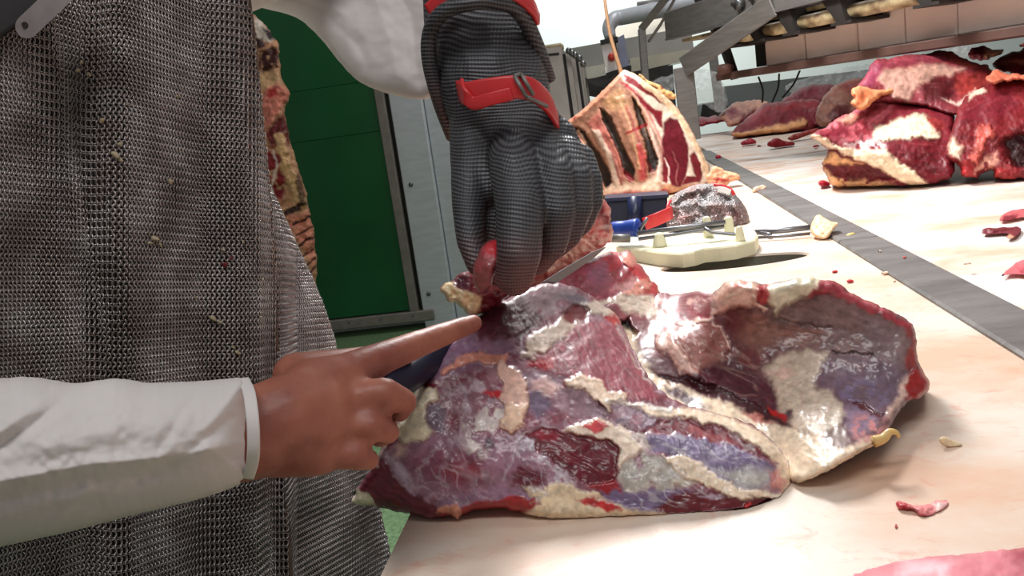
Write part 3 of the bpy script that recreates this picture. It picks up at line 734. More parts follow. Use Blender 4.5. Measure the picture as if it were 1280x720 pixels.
D_out = [(585,392),(600,372),(622,352),(645,330),(670,318),(700,300),(722,282),(738,262),(745,246),(755,247),(760,258),(764,262),(762,276),(767,284),(766,298),(752,312),(730,324),(705,340),(680,354),(650,372),(615,392)]
D_d = tps([(585,392,.80),(645,330,.84),(700,300,.90),(745,248,.96),(766,290,.98),(705,340,.92),(650,372,.86),(740,290,.93)])
D_layers = [
  dict(s=[(690,310),(725,285),(745,300),(720,328),(690,345),(670,340)], c=(232,170,140), f=4, veil=8, vb=.6, h=.003),
  dict(s=[(738,262),(746,245),(758,250),(766,262),(762,285),(745,280)], c=(190,95,90), f=3),
  dict(s=[(744,258),(756,256),(758,272),(748,276)], c=(120,34,44), f=2, h=-.003),
  dict(s=[(756,270),(765,268),(764,292),(756,290)], c=(130,28,36), f=2),
  dict(s=[(735,290),(752,280),(760,296),(742,306)], c=(200,70,66), f=3, veil=6, vb=.5),
  dict(s=[(745,246),(738,264),(730,280),(745,270)], c=(232,180,150), f=3, h=.003),
]
flesh('neck_flap', D_out, D_d, .03, (206, 128, 112), D_layers, beef, step=1.5, edge=8, edge_r=.008, seed=31, rough_h=.005, rough_s=10, jag=2.0)

E_out = [(549,359),(556,353),(566,350),(572,343),(580,340),(592,336),(606,333),(622,330),(640,335),(650,350),(640,368),(620,384),(600,392),(588,395),(580,389),(572,380),(560,376),(552,368)]
E_d = tps([(549,359,.74),(566,350,.745),(600,335,.745),(640,340,.75),(588,395,.75),(620,384,.755),(600,365,.735)])
E_layers = [
  dict(s=[(549,360),(556,352),(566,350),(575,362),(590,366),(606,370),(592,396),(578,390),(560,377)], c=(232,196,138), f=3, h=.003),
  dict(s=[(563,350),(574,341),(590,344),(592,362),(574,360)], c=(96,44,58), f=3),
  dict(s=[(585,340),(606,333),(616,350),(606,374),(590,366)], c=(150,62,70), f=4),
  dict(s=[(602,372),(632,362),(645,350),(640,370),(612,392),(594,400)], c=(100,18,30), f=3),
]
flesh('lifted_flap', E_out, E_d, .022, (140, 60, 68), E_layers, beef, step=1.3, edge=8, edge_r=.008, seed=37, rough_h=.003, rough_s=9, jag=1.5, floor_z=None)
# morsel pinched between thumb and finger of the glove
G_out = [(596,318),(603,306),(615,299),(624,302),(627,315),(624,330),(618,345),(612,362),(600,368),(592,356),(590,336)]
G_d = tps([(596,318,.672),(624,302,.676),(612,362,.680),(592,356,.680),(610,335,.664)])
flesh('pinched_tip', G_out, G_d, .02, (150, 70, 74), [dict(s=[(602,308),(624,300),(628,318),(610,326)], c=(190,48,58), f=3), dict(s=[(592,340),(612,338),(608,362),(596,362)], c=(150,92,92), f=4)],
      beef, step=1.2, edge=9, edge_r=.008, seed=41, floor_z=None)
# little curl of fat under the right end
tl = spline([at(1092,552,.654), at(1104,548,.654), at(1112,540,.655), at(1120,541,.655), at(1124,547,.655)], 6)
MB().tube(tl, np.linspace(.0045, .0012, len(tl)), 10).build('fat_curl', mat('yellow fat', (226, 190, 120), .4, var=.12, vscale=60, coat=.2), beef, True)

# ================================================================== the butcher
M_skin = None
def skin_material():
    m, nt, b = nodes('reddened hand skin'); L = nt.links
    tc = nt.nodes.new('ShaderNodeTexCoord')
    n = nt.nodes.new('ShaderNodeTexNoise'); n.inputs['Scale'].default_value = 22; n.inputs['Detail'].default_value = 5; L.new(tc.outputs['Object'], n.inputs['Vector'])
    r = nt.nodes.new('ShaderNodeValToRGB'); L.new(n.outputs['Fac'], r.inputs[0])
    r.color_ramp.elements[0].position = .32; r.color_ramp.elements[0].color = (*lin((128, 66, 54)), 1)
    r.color_ramp.elements[1].position = .68; r.color_ramp.elements[1].color = (*lin((172, 108, 88)), 1)
    L.new(r.outputs[0], b.inputs['Base Color'])
    n2 = nt.nodes.new('ShaderNodeTexNoise'); n2.inputs['Scale'].default_value = 130; n2.inputs['Detail'].default_value = 4; L.new(tc.outputs['Object'], n2.inputs['Vector'])
    bp = nt.nodes.new('ShaderNodeBump'); bp.inputs['Strength'].default_value = .3; bp.inputs['Distance'].default_value = .002; L.new(n2.outputs['Fac'], bp.inputs['Height']); L.new(bp.outputs[0], b.inputs['Normal'])
    b.inputs['Roughness'].default_value = .48; b.inputs['Subsurface Weight'].default_value = .15; b.inputs['Subsurface Radius'].default_value = (.01, .004, .002); b.inputs['Subsurface Scale'].default_value = 1
    return m
M_skin = skin_material()
M_coat = mat('white coat cotton', (222, 216, 214), .75, var=.05, vscale=14, bump=.05, bscale=700)
M_trs = mat('white work trousers', (205, 203, 200), .8, var=.06, vscale=20)
M_boot = mat('white rubber boot', (225, 225, 222), .4)

def S(a, b):
    """capsule between (px, py, depth, radius px) ends"""
    return (at(a[0], a[1], a[2]), a[3] * a[2] / F, at(b[0], b[1], b[2]), b[3] * b[2] / F)
def chain(*q): return [S(a, b) for a, b in zip(q[:-1], q[1:])]

person = empty('person', (-.575, .77, 0), 'butcher in white coat and steel mesh apron cutting meat at the table', 'person')
ctr = np.array([-.575, .77]); fdir = np.array([.72, -.69]); ldir = np.array([.69, .72])
def bp_(l, f, z): return np.array([*(ctr + ldir * l + fdir * f), z])
shL, shR = bp_(.19, 0, 1.40), bp_(-.19, .0, 1.40)
elL, wrL = at(575, -190, .83), at(628, 90, .752)
elR, wrR = at(-150, 575, .50), at(318, 540, .548)
body = [
  # legs, pelvis, trunk, neck and head
  (bp_(.10, 0, .06), .045, bp_(.10, .16, .045), .035), (bp_(-.10, 0, .06), .045, bp_(-.10, .16, .045), .035),
  (bp_(.10, 0, .07), .045, bp_(.10, .02, .48), .062), (bp_(-.10, 0, .07), .045, bp_(-.10, .02, .48), .062),
  (bp_(.10, .02, .48), .062, bp_(.09, 0, .90), .088), (bp_(-.10, .02, .48), .062, bp_(-.09, 0, .90), .088),
  (bp_(.07, 0, .92), .105, bp_(-.07, 0, .92), .105), (bp_(0, 0, .95), .12, bp_(0, 0, 1.15), .115),
  (bp_(.05, 0, 1.1), .105, bp_(.09, 0, 1.33), .10), (bp_(-.05, 0, 1.1), .105, bp_(-.09, 0, 1.33), .10),
  (bp_(0, 0, 1.38), .075, bp_(0, .03, 1.52), .055), (bp_(0, .03, 1.60), .075, bp_(0, .045, 1.68), .085), (bp_(0, .09, 1.57), .045, bp_(0, .08, 1.62), .06), (bp_(0, .13, 1.61), .012, bp_(0, .115, 1.66), .010),
  (bp_(.085, .03, 1.62), .016, bp_(.088, .025, 1.66), .018), (bp_(-.085, .03, 1.62), .016, bp_(-.088, .025, 1.66), .018),
  # left arm, wrist and closed hand inside the glove
  (shL, .058, elL, .043), (elL, .043, wrL, .032), (shR, .058, elR, .044), (elR, .042, wrR, .030),
] + chain((628,100,.752,36),(652,190,.735,50),(650,250,.728,36),(645,330,.712,18)) + [
  # right hand: back of the hand towards the viewer, forefinger laid along the knife
] + chain((318,540,.548,56),(360,524,.556,58),(400,508,.567,46)) + chain((340,562,.552,36),(396,560,.562,36),(424,560,.568,24)) \
  + chain((390,484,.57,38),(436,470,.585,29)) + chain((395,530,.562,46),(432,522,.572,28)) \
  + chain((436,466,.585,27),(480,447,.61,21),(528,428,.645,17),(562,415,.675,14.5),(592,404,.700,11.5)) \
  + chain((436,500,.574,23),(480,492,.572,21),(506,502,.592,16),(500,515,.620,13),(478,512,.640,12)) \
  + chain((430,532,.568,22),(464,532,.566,19.5),(486,540,.588,14.5),(474,548,.620,12)) \
  + chain((420,566,.562,21),(446,570,.562,18),(462,575,.584,13),(450,578,.610,11)) \
  + chain((370,470,.585,30),(420,460,.625,24),(470,448,.665,17),(508,440,.690,13))
blob_union('body', body, .0028, 3, M_skin, person)

# trousers and boots under the apron
blob_union('trousers', [(bp_(.10, 0, .2), .075, bp_(.10, .02, .48), .085), (bp_(-.10, 0, .2), .075, bp_(-.10, .02, .48), .085),
    (bp_(.10, .02, .48), .085, bp_(.09, 0, .88), .11), (bp_(-.10, .02, .48), .085, bp_(-.09, 0, .88), .11), (bp_(.07, 0, .90), .125, bp_(-.07, 0, .90), .125)], .012, 3, M_trs, person)
for s_ in (1, -1):
    blob_union('boot', [(bp_(.10 * s_, -.02, .065), .062, bp_(.10 * s_, .19, .055), .052), (bp_(.10 * s_, 0, .1), .066, bp_(.10 * s_, .01, .26), .072)], .009, 3, M_boot, person)
blob_union('coat_body', [(bp_(.06, 0, .80), .12, bp_(.06, 0, 1.15), .118), (bp_(-.06, 0, .80), .12, bp_(-.06, 0, 1.15), .118), (bp_(.07, 0, 1.12), .115, bp_(.10, 0, 1.33), .11),
    (bp_(-.07, 0, 1.12), .115, bp_(-.10, 0, 1.33), .11), (bp_(.1, 0, 1.34), .10, bp_(-.1, 0, 1.34), .10), (bp_(.0, 0, 1.36), .1, bp_(0, .02, 1.44), .072),
    (shR, .075, elR + np.array([0, 0, .03]), .066), (shL, .082, elL, .064), (shL, .075, at(480, -190, .86), .07), (at(480, -190, .86), .066, elL, .058), (elL, .056, at(594, -75, .768), .043)], .008, 5, M_coat, person)

# near sleeve
R_out = [(-190,462),(-90,468),(0,474),(30,470),(62,474),(92,480),(118,476),(150,472),(182,479),(205,478),(240,477),(280,474),(306,471),(313,490),(317,530),(318,570),(313,598),(296,607),(270,618),(235,628),(180,640),(100,662),(0,684),(-90,698),(-190,706)]
R_d = tps([(-190,580,.438),(0,580,.452),(160,560,.470),(310,540,.494),(-190,470,.438),(310,475,.494),(0,684,.452),(300,605,.494)])
fold = lambda s, h, w, f=10: dict(s=s, c=(222, 216, 214), line=1, w=w, f=f, h=h)
flesh('coat_sleeve', R_out, R_d, .05, (222, 216, 214), [
    fold([(-190,560),(-60,520),(40,500),(80,478)], -.006, 3, 12), fold([(-100,640),(0,560),(70,505),(95,482)], -.007, 3, 11), fold([(0,540),(50,505)], .004, 6, 14),
    fold([(110,480),(150,500),(190,482)], -.003, 3, 10), fold([(-100,640),(0,602),(100,582),(200,572),(310,552)], .0075, 5, 12), fold([(0,628),(100,606),(200,594),(300,574)], -.006, 4, 12),
    fold([(120,640),(190,592),(240,562),(290,520)], -.005, 3, 9), fold([(60,560),(150,530),(230,525)], .004, 12, 18), fold([(200,560),(225,520),(250,484)], -.003, 3, 8), fold([(0,668),(60,640),(120,628)], -.005, 4, 9),
    fold([(20,690),(60,660),(110,610)], .004, 4, 9)],
    person, step=2.2, edge=100, edge_r=.048, seed=61, rough_h=.0022, rough_s=70, floor_z=None, jag=.3, warp=.5, wscale=40, smooth_k=2, material=M_coat)
# cuff hem around the wrist
cp = [(304,474,.539),(311,490,.515),(315,515,.501),(317,545,.498),(316,575,.505),(310,597,.531)]
def ribbon(name, pts, width_dir, w, t, material, parent, n=8, **kw):
    P = spline([at(*p) for p in pts], n); T = np.gradient(P, axis=0); T /= np.linalg.norm(T, axis=1)[:, None]
    wd_ = np.asarray(width_dir, float); V = []; Fc = []
    for p, t_ in zip(P, T):
        u = wd_ - t_ * wd_.dot(t_); u /= np.linalg.norm(u); nrm = np.cross(t_, u)
        for a, b in ((-.5, -.35), (-.38, -.5), (.38, -.5), (.5, -.35), (.5, .35), (.38, .5), (-.38, .5), (-.5, .35)): V.append(p + u * a * w + nrm * b * t)
    n_ = len(P)
    for i in range(n_ - 1):
        for j in range(8): Fc.append((i * 8 + j, i * 8 + (j + 1) % 8, (i + 1) * 8 + (j + 1) % 8, (i + 1) * 8 + j))
    Fc += [tuple(range(8))[::-1], tuple((n_ - 1) * 8 + j for j in range(8))]
    return mk(name, V, Fc, material, parent, True, **kw)
ribbon('cuff_hem', cp, RIGHT, .007, .002, M_coat, person)

# far sleeve, sagging from the raised arm
L_out = [(300,-120),(305,-40),(318,8),(345,14),(372,21),(398,44),(420,72),(440,96),(458,108),(490,119),(520,125),(540,123),(552,110),(556,80),(560,40),(575,0),(590,-60),(580,-140),(440,-170)]
L_d = tps([(300,-100,.94),(320,8,.93),(400,40,.89),(440,95,.87),(540,120,.80),(560,0,.79),(450,20,.86),(500,60,.83),(580,-140,.82),(440,-170,.9)])
flesh('coat_sleeve', L_out, L_d, .07, (222, 216, 214), [
    fold([(330,-20),(400,10),(450,60),(470,110)], -.005, 3, 12), fold([(420,-60),(470,0),(490,60),(500,118)], .006, 5, 14), fold([(480,-40),(515,20),(520,80),(530,120)], -.008, 4, 12), fold([(360,-30),(430,20),(440,80)], .004, 5, 12),
    fold([(540,-60),(535,0),(540,60)], -.006, 4, 10)],
    person, step=2.2, edge=34, edge_r=.03, seed=67, rough_h=.003, rough_s=60, floor_z=None, jag=.3, warp=.5, wscale=40, smooth_k=2, material=M_coat)

# ------------------------------------------------------------------ steel mesh apron
foldline = np.array([(-160,306),(0,312),(60,320),(150,328),(250,338),(350,343),(470,348),(560,354),(720,364),(900,376)], float)
skirt_r = np.array([(235,338),(250,346),(310,373),(360,396),(400,411),(435,421),(470,431),(500,439),(560,455),(620,471),(690,487),(760,499),(900,520)], float)
def fold_x(py): return np.interp(py, foldline[:, 0], foldline[:, 1])
def skirt_x(py): return np.interp(py, skirt_r[:, 0], skirt_r[:, 1])
def apron_d(px, py):
    fx = fold_x(py); t = px / fx
    d = .655 + .15 * np.clip(t, -1, 1.02) ** 1 + .02 * np.clip(t, 0, 1) ** 6
    d = d - .012 * np.exp(-((px - (120 + .10 * py)) / 55.0) ** 2) + .018 * np.exp(-((px - (62 + .16 * py)) / 26.0) ** 2)
    d = d + .008 * np.exp(-((px - (235 + .06 * py)) / 30.0) ** 2) - .004 * np.sin(px / 31.0 + py / 90.0) + .004 * noise(px / 60, py / 90, seed=5)
    d = d + .020 * sstep(.93, 1.0, t)
    return d
def skirt_d(px, py):
    fx = fold_x(py); rx = np.maximum(skirt_x(py), fx + 2); t = (px - fx) / (rx - fx)
    return .845 + .05 * t + .05 * np.clip(t, 0, 1) ** 4 + .004 * np.sin(px / 16.0 + py / 70.0) + .003 * noise(px / 40, py / 60, seed=8)

M_cloth = mat('dark grey-brown lining', (74, 67, 65), .8, var=.12, vscale=25)  # one dark grey-brown tone behind the rings
M_ring = mat('steel ring', (186, 180, 178), .36, .7, var=.1, vscale=30, c2=(150, 140, 137))

def grid_sheet(name, P, off, material, parent):
    """closed thin sheet from an (n, m, 3) grid of points, thickened away from the viewer by off"""
    n, m, _ = P.shape; A = P.reshape(-1, 3); B = (P + FWD * off).reshape(-1, 3); V = np.vstack([A, B]); Fc = []
    k = n * m
    for i in range(n - 1):
        for j in range(m - 1):
            a, b, c, d = i * m + j, (i + 1) * m + j, (i + 1) * m + j + 1, i * m + j + 1
            Fc.append((a, b, c, d)); Fc.append((k + d, k + c, k + b, k + a))
    for i in range(n - 1):
        for j in (0, m - 1):
            a, b = i * m + j, (i + 1) * m + j; Fc.append((a, k + a, k + b, b) if j == 0 else (b, k + b, k + a, a))
    for j in range(m - 1):
        for i in (0, n - 1):
            a, b = i * m + j, i * m + j + 1; Fc.append((b, k + b, k + a, a) if i == 0 else (a, k + a, k + b, b))
    return mk(name, V, Fc, material, parent, True)
vv = np.linspace(-150, 800, 110)
T_, Y_ = np.meshgrid(np.linspace(-.48, 1.0, 100), vv); X_ = T_ * fold_x(Y_)
apron = grid_sheet('mesh_apron', at(X_, Y_, apron_d(X_, Y_) + .004), .003, M_cloth, person)
vv2 = np.linspace(238, 800, 80); T2, Y2 = np.meshgrid(np.linspace(0, 1, 30), vv2); X2 = fold_x(Y2) + T2 * np.maximum(skirt_x(Y2) - fold_x(Y2), 2)
grid_sheet('apron_skirt', at(X2, Y2, skirt_d(X2, Y2) + .004), .003, M_cloth, apron)

def ring_mesh(cx, cy, dfn, R=.0028, r=.00072, seg=9, sides=4, tilt=.62, row=None):
    e = .8
    P = at(cx, cy, dfn(cx, cy)); Px = at(cx + e, cy, dfn(cx + e, cy)) - P; Py = at(cx, cy + e, dfn(cx, cy + e)) - P
    u = Px / np.linalg.norm(Px, axis=1)[:, None]; w = Py - u * (Py * u).sum(1)[:, None]; w /= np.linalg.norm(w, axis=1)[:, None]
    nrm = np.cross(w, u)
    tl_ = tilt * np.where(row % 2 == 0, 1, -1) + .12 * noise(cx / 5, cy / 5, seed=77)
    u2 = u * np.cos(tl_)[:, None] + nrm * np.sin(tl_)[:, None]; n2 = np.cross(w, u2)
    a = np.linspace(0, 2 * np.pi, seg, endpoint=False); b = np.linspace(0, 2 * np.pi, sides, endpoint=False)
    V = np.zeros((len(cx), seg, sides, 3))
    for i, aa in enumerate(a):
        rad = u2 * math.cos(aa) + w * math.sin(aa)
        for j, bb in enumerate(b):
            V[:, i, j] = P + rad * (R + r * math.cos(bb)) + n2 * (r * math.sin(bb))
    V = V.reshape(-1, 3); base = (np.arange(len(cx)) * seg * sides)[:, None]
    q = []
    for i in range(seg):
        for j in range(sides):
            q.append((i * sides + j, ((i + 1) % seg) * sides + j, ((i + 1) % seg) * sides + (j + 1) % sides, i * sides + (j + 1) % sides))
    q = np.array(q); Q = (base[:, :, None] + q[None]).reshape(-1, 4)
    return V, Q

def lattice(x_start, x_end_fn, y0, y1, dfn, pitch=.0046, rowp=.0034):
    cx, cy, rw = [], [], []
    ymid = 300.0
    x = x_start; k = 0
    xs = []
    while x < 540:
        xs.append(x)
        d0 = float(dfn(np.array([x]), np.array([ymid]))[0]); d1 = float(dfn(np.array([x + 1.]), np.array([ymid]))[0])
        x += pitch / math.hypot(d0 / F, d1 - d0)
    xs = np.array(xs)
    for x, nx in zip(xs[:-1], xs[1:]):
        d0 = float(dfn(np.array([x]), np.array([ymid]))[0]); st = rowp * F / d0
        j = np.arange(math.floor((y0 - 360) / st), math.ceil((y1 - 360) / st))
        yy = 360 + j * st; xx = x + (nx - x) * .5 * (j % 2) + 0 * yy
        ok = (xx < x_end_fn(yy) - 1) & (yy > y0) & (yy < y1)
        cx.append(xx[ok]); cy.append(yy[ok]); rw.append(j[ok])
    return np.concatenate(cx), np.concatenate(cy), np.concatenate(rw)
cx, cy, rw = lattice(-145, fold_x, -148, 796, apron_d)
V, Q = ring_mesh(cx, cy, apron_d, row=rw)
mk('ring_mesh', V, Q, M_ring, apron, True, kind='stuff')
def in_skirt_lattice():
    cx, cy, rw = lattice(320, skirt_x, 240, 796, skirt_d)
    k = cx > fold_x(cy); return cx[k], cy[k], rw[k]
cx, cy, rw = in_skirt_lattice()
V, Q = ring_mesh(cx, cy, skirt_d, R=.0027, row=rw)
mk('ring_mesh', V, Q, M_ring, apron, True, kind='stuff')
# seam down the apron edge
sy = np.linspace(-60, 780, 70); sx = fold_x(sy)
sp = at(sx - 1, sy, apron_d(sx - 1, sy) + .001)
MB().tube(sp, .0022, 8).build('edge_seam', mat('stained seam', (112, 90, 76), .7, var=.3, vscale=60), apron, True)
# shreds of fat stuck to the mesh
rng = random.Random(4)
M_shred = mat('dried fat shred', (176, 160, 128), .5, var=.2, vscale=80)
M_shred_r = mat('shred of red meat', (120, 34, 32), .5, var=.2, vscale=80)
for (x, y, r, kind) in [(102,78,5,0),(98,88,6,0),(110,92,4,0),(128,150,6,0),(150,180,5,0),(142,192,7,0),(150,200,5,0),(212,226,6,0),(192,298,8,0),(200,306,5,0),(186,304,5,0),(265,397,7,0),(274,402,4,0),(296,440,6,0),(292,434,4,0),
                        (282,330,6,1),(290,322,4,1),(312,182,4,1),(278,312,4,0),(328,350,5,0),(304,302,4,0),(246,372,3,0),(160,130,3,0),(60,330,3,0),(222,120,3,0),(325,396,3,0)]:
    P = at(x, y, apron_d(np.array(float(x)), np.array(float(y))) - .0035); k = r * .70 / F * .62
    blob_union('fat_shred' if not kind else 'meat_shred', [(P, k * .8, P + RIGHT * k * rng.uniform(-1, 1.4) - UPV * k * rng.uniform(.2, 1.2), k * .55), (P, k * .5, P + RIGHT * k * rng.uniform(-1.6, 1.6), k * .45)], k * .3, 2, M_shred_r if kind else M_shred, apron)
# pale clip of the neck strap, top left
cl = MB(); Pc = []
a0 = np.array([34., 33.]); a1 = np.array([96., -26.]); dr = (a1 - a0) / np.linalg.norm(a1 - a0); nr = np.array([-dr[1], dr[0]])
for k in range(17):
    th = math.pi * k / 16; Pc.append(a0 + nr * 15 * math.cos(th) - dr * 15 * math.sin(th) + 0)
for k in range(17):
    th = math.pi * k / 16; Pc.append(a1 - nr * 15 * math.cos(th) + dr * 15 * math.sin(th))
Pc = np.array(Pc); n = len(Pc); f_ = at(Pc[:, 0], Pc[:, 1], np.full(n, .640)); b_ = at(Pc[:, 0], Pc[:, 1], np.full(n, .6435))
cl.add(np.vstack([f_, b_]), [tuple(range(n))[::-1], tuple(range(n, 2 * n))] + [(i, (i + 1) % n, n + (i + 1) % n, n + i) for i in range(n)])
clip = cl.build('strap_clip', mat('worn grey clip', (138, 128, 128), .5, .3, var=.2, vscale=40), apron)
MB().tube([at(31, 31, .6405), at(31, 31, .6385)], .0022, 12).build('clip_rivet', M_dark, apron)
# dark strap behind the clip
ribbon('neck_strap', [(-70,70,.634),(-20,28,.640),(40,-10,.648),(110,-60,.655)], UPV, .03, .003, mat('dark strap', (34, 30, 31), .7, var=.2), apron)

# ------------------------------------------------------------------ mesh glove on the far hand
def glove_material():
    m, nt, b = nodes('fine steel ring mesh'); L = nt.links
    tc = nt.nodes.new('ShaderNodeTexCoord')
    n0 = nt.nodes.new('ShaderNodeTexNoise'); n0.inputs['Scale'].default_value = 9; n0.inputs['Detail'].default_value = 2; L.new(tc.outputs['Object'], n0.inputs['Vector'])
    mp = nt.nodes.new('ShaderNodeMapping'); mp.inputs['Rotation'].default_value = (0, -.20, 0); L.new(tc.outputs['Object'], mp.inputs[0])
    ad = nt.nodes.new('ShaderNodeMix'); ad.data_type = 'RGBA'; ad.blend_type = 'ADD'; ad.inputs[0].default_value = .035; L.new(mp.outputs[0], ad.inputs[6]); L.new(n0.outputs['Color'], ad.inputs[7])
    outs = []
    for dirn, s in (('Z', 100), ('X', 120)):
        w = nt.nodes.new('ShaderNodeTexWave'); w.wave_type = 'BANDS'; w.bands_direction = dirn; w.inputs['Scale'].default_value = s; w.inputs['Distortion'].default_value = .4; w.inputs['Detail'].default_value = 0
        L.new(ad.outputs[2], w.inputs['Vector']); outs.append(w.outputs['Fac'])
    mu = nt.nodes.new('ShaderNodeMath'); mu.operation = 'MULTIPLY'; mu.inputs[1].default_value = .30; L.new(outs[1], mu.inputs[0])
    sm = nt.nodes.new('ShaderNodeMath'); sm.operation = 'ADD'; L.new(outs[0], sm.inputs[0]); L.new(mu.outputs[0], sm.inputs[1])
    r = nt.nodes.new('ShaderNodeValToRGB'); dv = nt.nodes.new('ShaderNodeMath'); dv.operation = 'DIVIDE'; dv.inputs[1].default_value = 1.30; L.new(sm.outputs[0], dv.inputs[0]); L.new(dv.outputs[0], r.inputs[0])
    r.color_ramp.elements[0].position = .1; r.color_ramp.elements[0].color = (*lin((50, 50, 52)), 1); r.color_ramp.elements[1].position = .9; r.color_ramp.elements[1].color = (*lin((96, 97, 102)), 1)
    # pinkish soiling on the fingertips
    sx = nt.nodes.new('ShaderNodeSeparateXYZ'); L.new(tc.outputs['Object'], sx.inputs[0])
    zr = nt.nodes.new('ShaderNodeMapRange'); zr.inputs[1].default_value = .0; zr.inputs[2].default_value = .055; zr.inputs[3].default_value = .85; zr.inputs[4].default_value = .0; L.new(sx.outputs['Z'], zr.inputs[0])
    n3 = nt.nodes.new('ShaderNodeTexNoise'); n3.inputs['Scale'].default_value = 45; L.new(tc.outputs['Object'], n3.inputs['Vector'])
    m3 = nt.nodes.new('ShaderNodeMath'); m3.operation = 'MULTIPLY'; L.new(zr.outputs[0], m3.inputs[0]); L.new(n3.outputs['Fac'], m3.inputs[1])
    x3 = nt.nodes.new('ShaderNodeMix'); x3.data_type = 'RGBA'; L.new(m3.outputs[0], x3.inputs[0]); L.new(r.outputs[0], x3.inputs[6]); x3.inputs[7].default_value = (*lin((150, 84, 74)), 1)
    L.new(x3.outputs[2], b.inputs['Base Color'])
    bp = nt.nodes.new('ShaderNodeBump'); bp.inputs['Strength'].default_value = .55; bp.inputs['Distance'].default_value = .0012; L.new(dv.outputs[0], bp.inputs['Height']); L.new(bp.outputs[0], b.inputs['Normal'])
    b.inputs['Metallic'].default_value = .35; b.inputs['Roughness'].default_value = .48
    return m
M_glove = glove_material()
gl = [
] + chain((590,-70,.765,66),(599,40,.757,70),(616,105,.752,73),(626,135,.746,66)) \
  + chain((628,135,.746,62),(650,175,.740,60),(668,205,.742,44)) + chain((600,150,.745,40),(594,205,.735,32)) + chain((604,195,.728,28),(610,235,.722,24)) + chain((620,235,.735,26),(618,300,.728,20),(622,340,.722,18)) \
  + chain((690,180,.740,36),(712,205,.740,26)) \
  + chain((640,182,.716,30),(644,215,.690,33),(650,262,.668,31),(649,315,.660,29),(643,346,.670,25)) \
  + chain((680,185,.716,26),(694,222,.690,25),(699,262,.680,22),(692,305,.690,18),(672,330,.706,15)) \
  + chain((706,192,.722,24),(722,225,.700,20),(724,258,.696,18),(712,295,.704,15),(696,312,.714,12)) \
  + chain((724,200,.730,21),(739,226,.712,15),(741,252,.710,13.5),(730,280,.716,11.5),(714,296,.726,10)) \
  + chain((596,185,.735,34),(588,228,.722,25),(586,262,.708,21),(588,300,.696,18),(597,330,.690,15))
glove = blob_union('mesh_glove', gl, .0022, 3, M_glove, person)
M_red = mat('red plastic strap', (206, 46, 50), .4, var=.08, vscale=30, coat=.2)
strap = ribbon('wrist_strap', [(574,114,.712),(581,117,.688),(606,113,.676),(640,109,.670),(664,112,.676),(683,127,.694),(694,146,.715),(698,160,.745),(694,166,.775)], np.array([-.05, 0, 1.]), .0175, .004, M_red, glove)
ribbon('strap_loop', [(578,104,.690),(582,118,.682),(592,129,.680),(612,124,.673),(640,117,.668)], np.array([-.05, 0, 1.]), .010, .0035, M_red, glove)
bk = MB()
for a, b in [((643,95,.664),(658,121,.663)), ((651,92,.667),(667,119,.667)), ((643,95,.664),(651,92,.667)), ((658,121,.663),(684,133,.684))]:
    bk.tube([at(*a), at(*b)], .0016, 8)
bk.build('strap_buckle', M_steel, glove, True)
# rolled gauntlet rim with red binding
rim = spline([at(566,170,.775), at(550,128,.742), at(537,78,.722), at(538,40,.708), at(556,14,.690), at(595,2,.682), at(632,4,.688), at(654,22,.705), at(672,60,.730), at(686,100,.75)], 6)
MB().tube(rim, .0065, 12).build('gauntlet_rim', M_glove, glove, True)
ribbon('red_binding', [(536,14,.706),(560,-6,.694),(600,-14,.684),(640,-10,.684),(664,8,.700),(672,24,.715)], np.array([0, 0, 1.]), .012, .004, M_red, glove)

# ------------------------------------------------------------------ boning knife in the right hand
knife = empty('boning_knife', at(590, 410, .72), 'thin boning knife with dark blue handle gripped in the bare hand', 'knife')
h0, h1 = np.array(at(452, 512, .635)), np.array(at(596, 412, .80)); kd = (h1 - h0) / np.linalg.norm(h1 - h0)
M_blue = mat('dark blue plastic handle', (12, 18, 48), .4, var=.1, vscale=20)
hp = [h0 + kd * np.linalg.norm(h1 - h0) * t for t in np.linspace(0, 1, 9)]
MB().tube(hp, np.array([[.010, .007], [.014, .010], [.0135, .0095], [.013, .009], [.013, .009], [.0135, .009], [.0135, .009], [.013, .008], [.010, .006]]), 14).build('handle', M_blue, knife, True)
b1 = np.array(at(757, 309, .872)); bd = (b1 - h1) / np.linalg.norm(b1 - h1); up_ = UPV - bd * UPV.dot(bd); up_ /= np.linalg.norm(up_); sd_ = np.cross(bd, up_)
V = []; 
for t, w in [(-.05, .008), (.3, .006), (.7, .0055), (.9, .004), (1.0, .0006)]:
    p = h1 + (b1 - h1) * t; V += [p + up_ * w * .8 + sd_ * .0008, p + up_ * w * .8 - sd_ * .0008, p - up_ * w * .7]
Fc = [(0, 1, 2), (12, 14, 13)]
for i in range(4):
    for j in range(3): Fc.append((i * 3 + j, (i + 1) * 3 + j, (i + 1) * 3 + (j + 1) % 3, i * 3 + (j + 1) % 3))
mk('blade', V, Fc, mat('polished blade steel', (150, 150, 152), .3, .9, var=.05), knife)

# ================================================================== things on the table behind the cut
def cv(pts, ox, oy, k): return [(ox + x / k, oy + y / k) for x, y in pts]
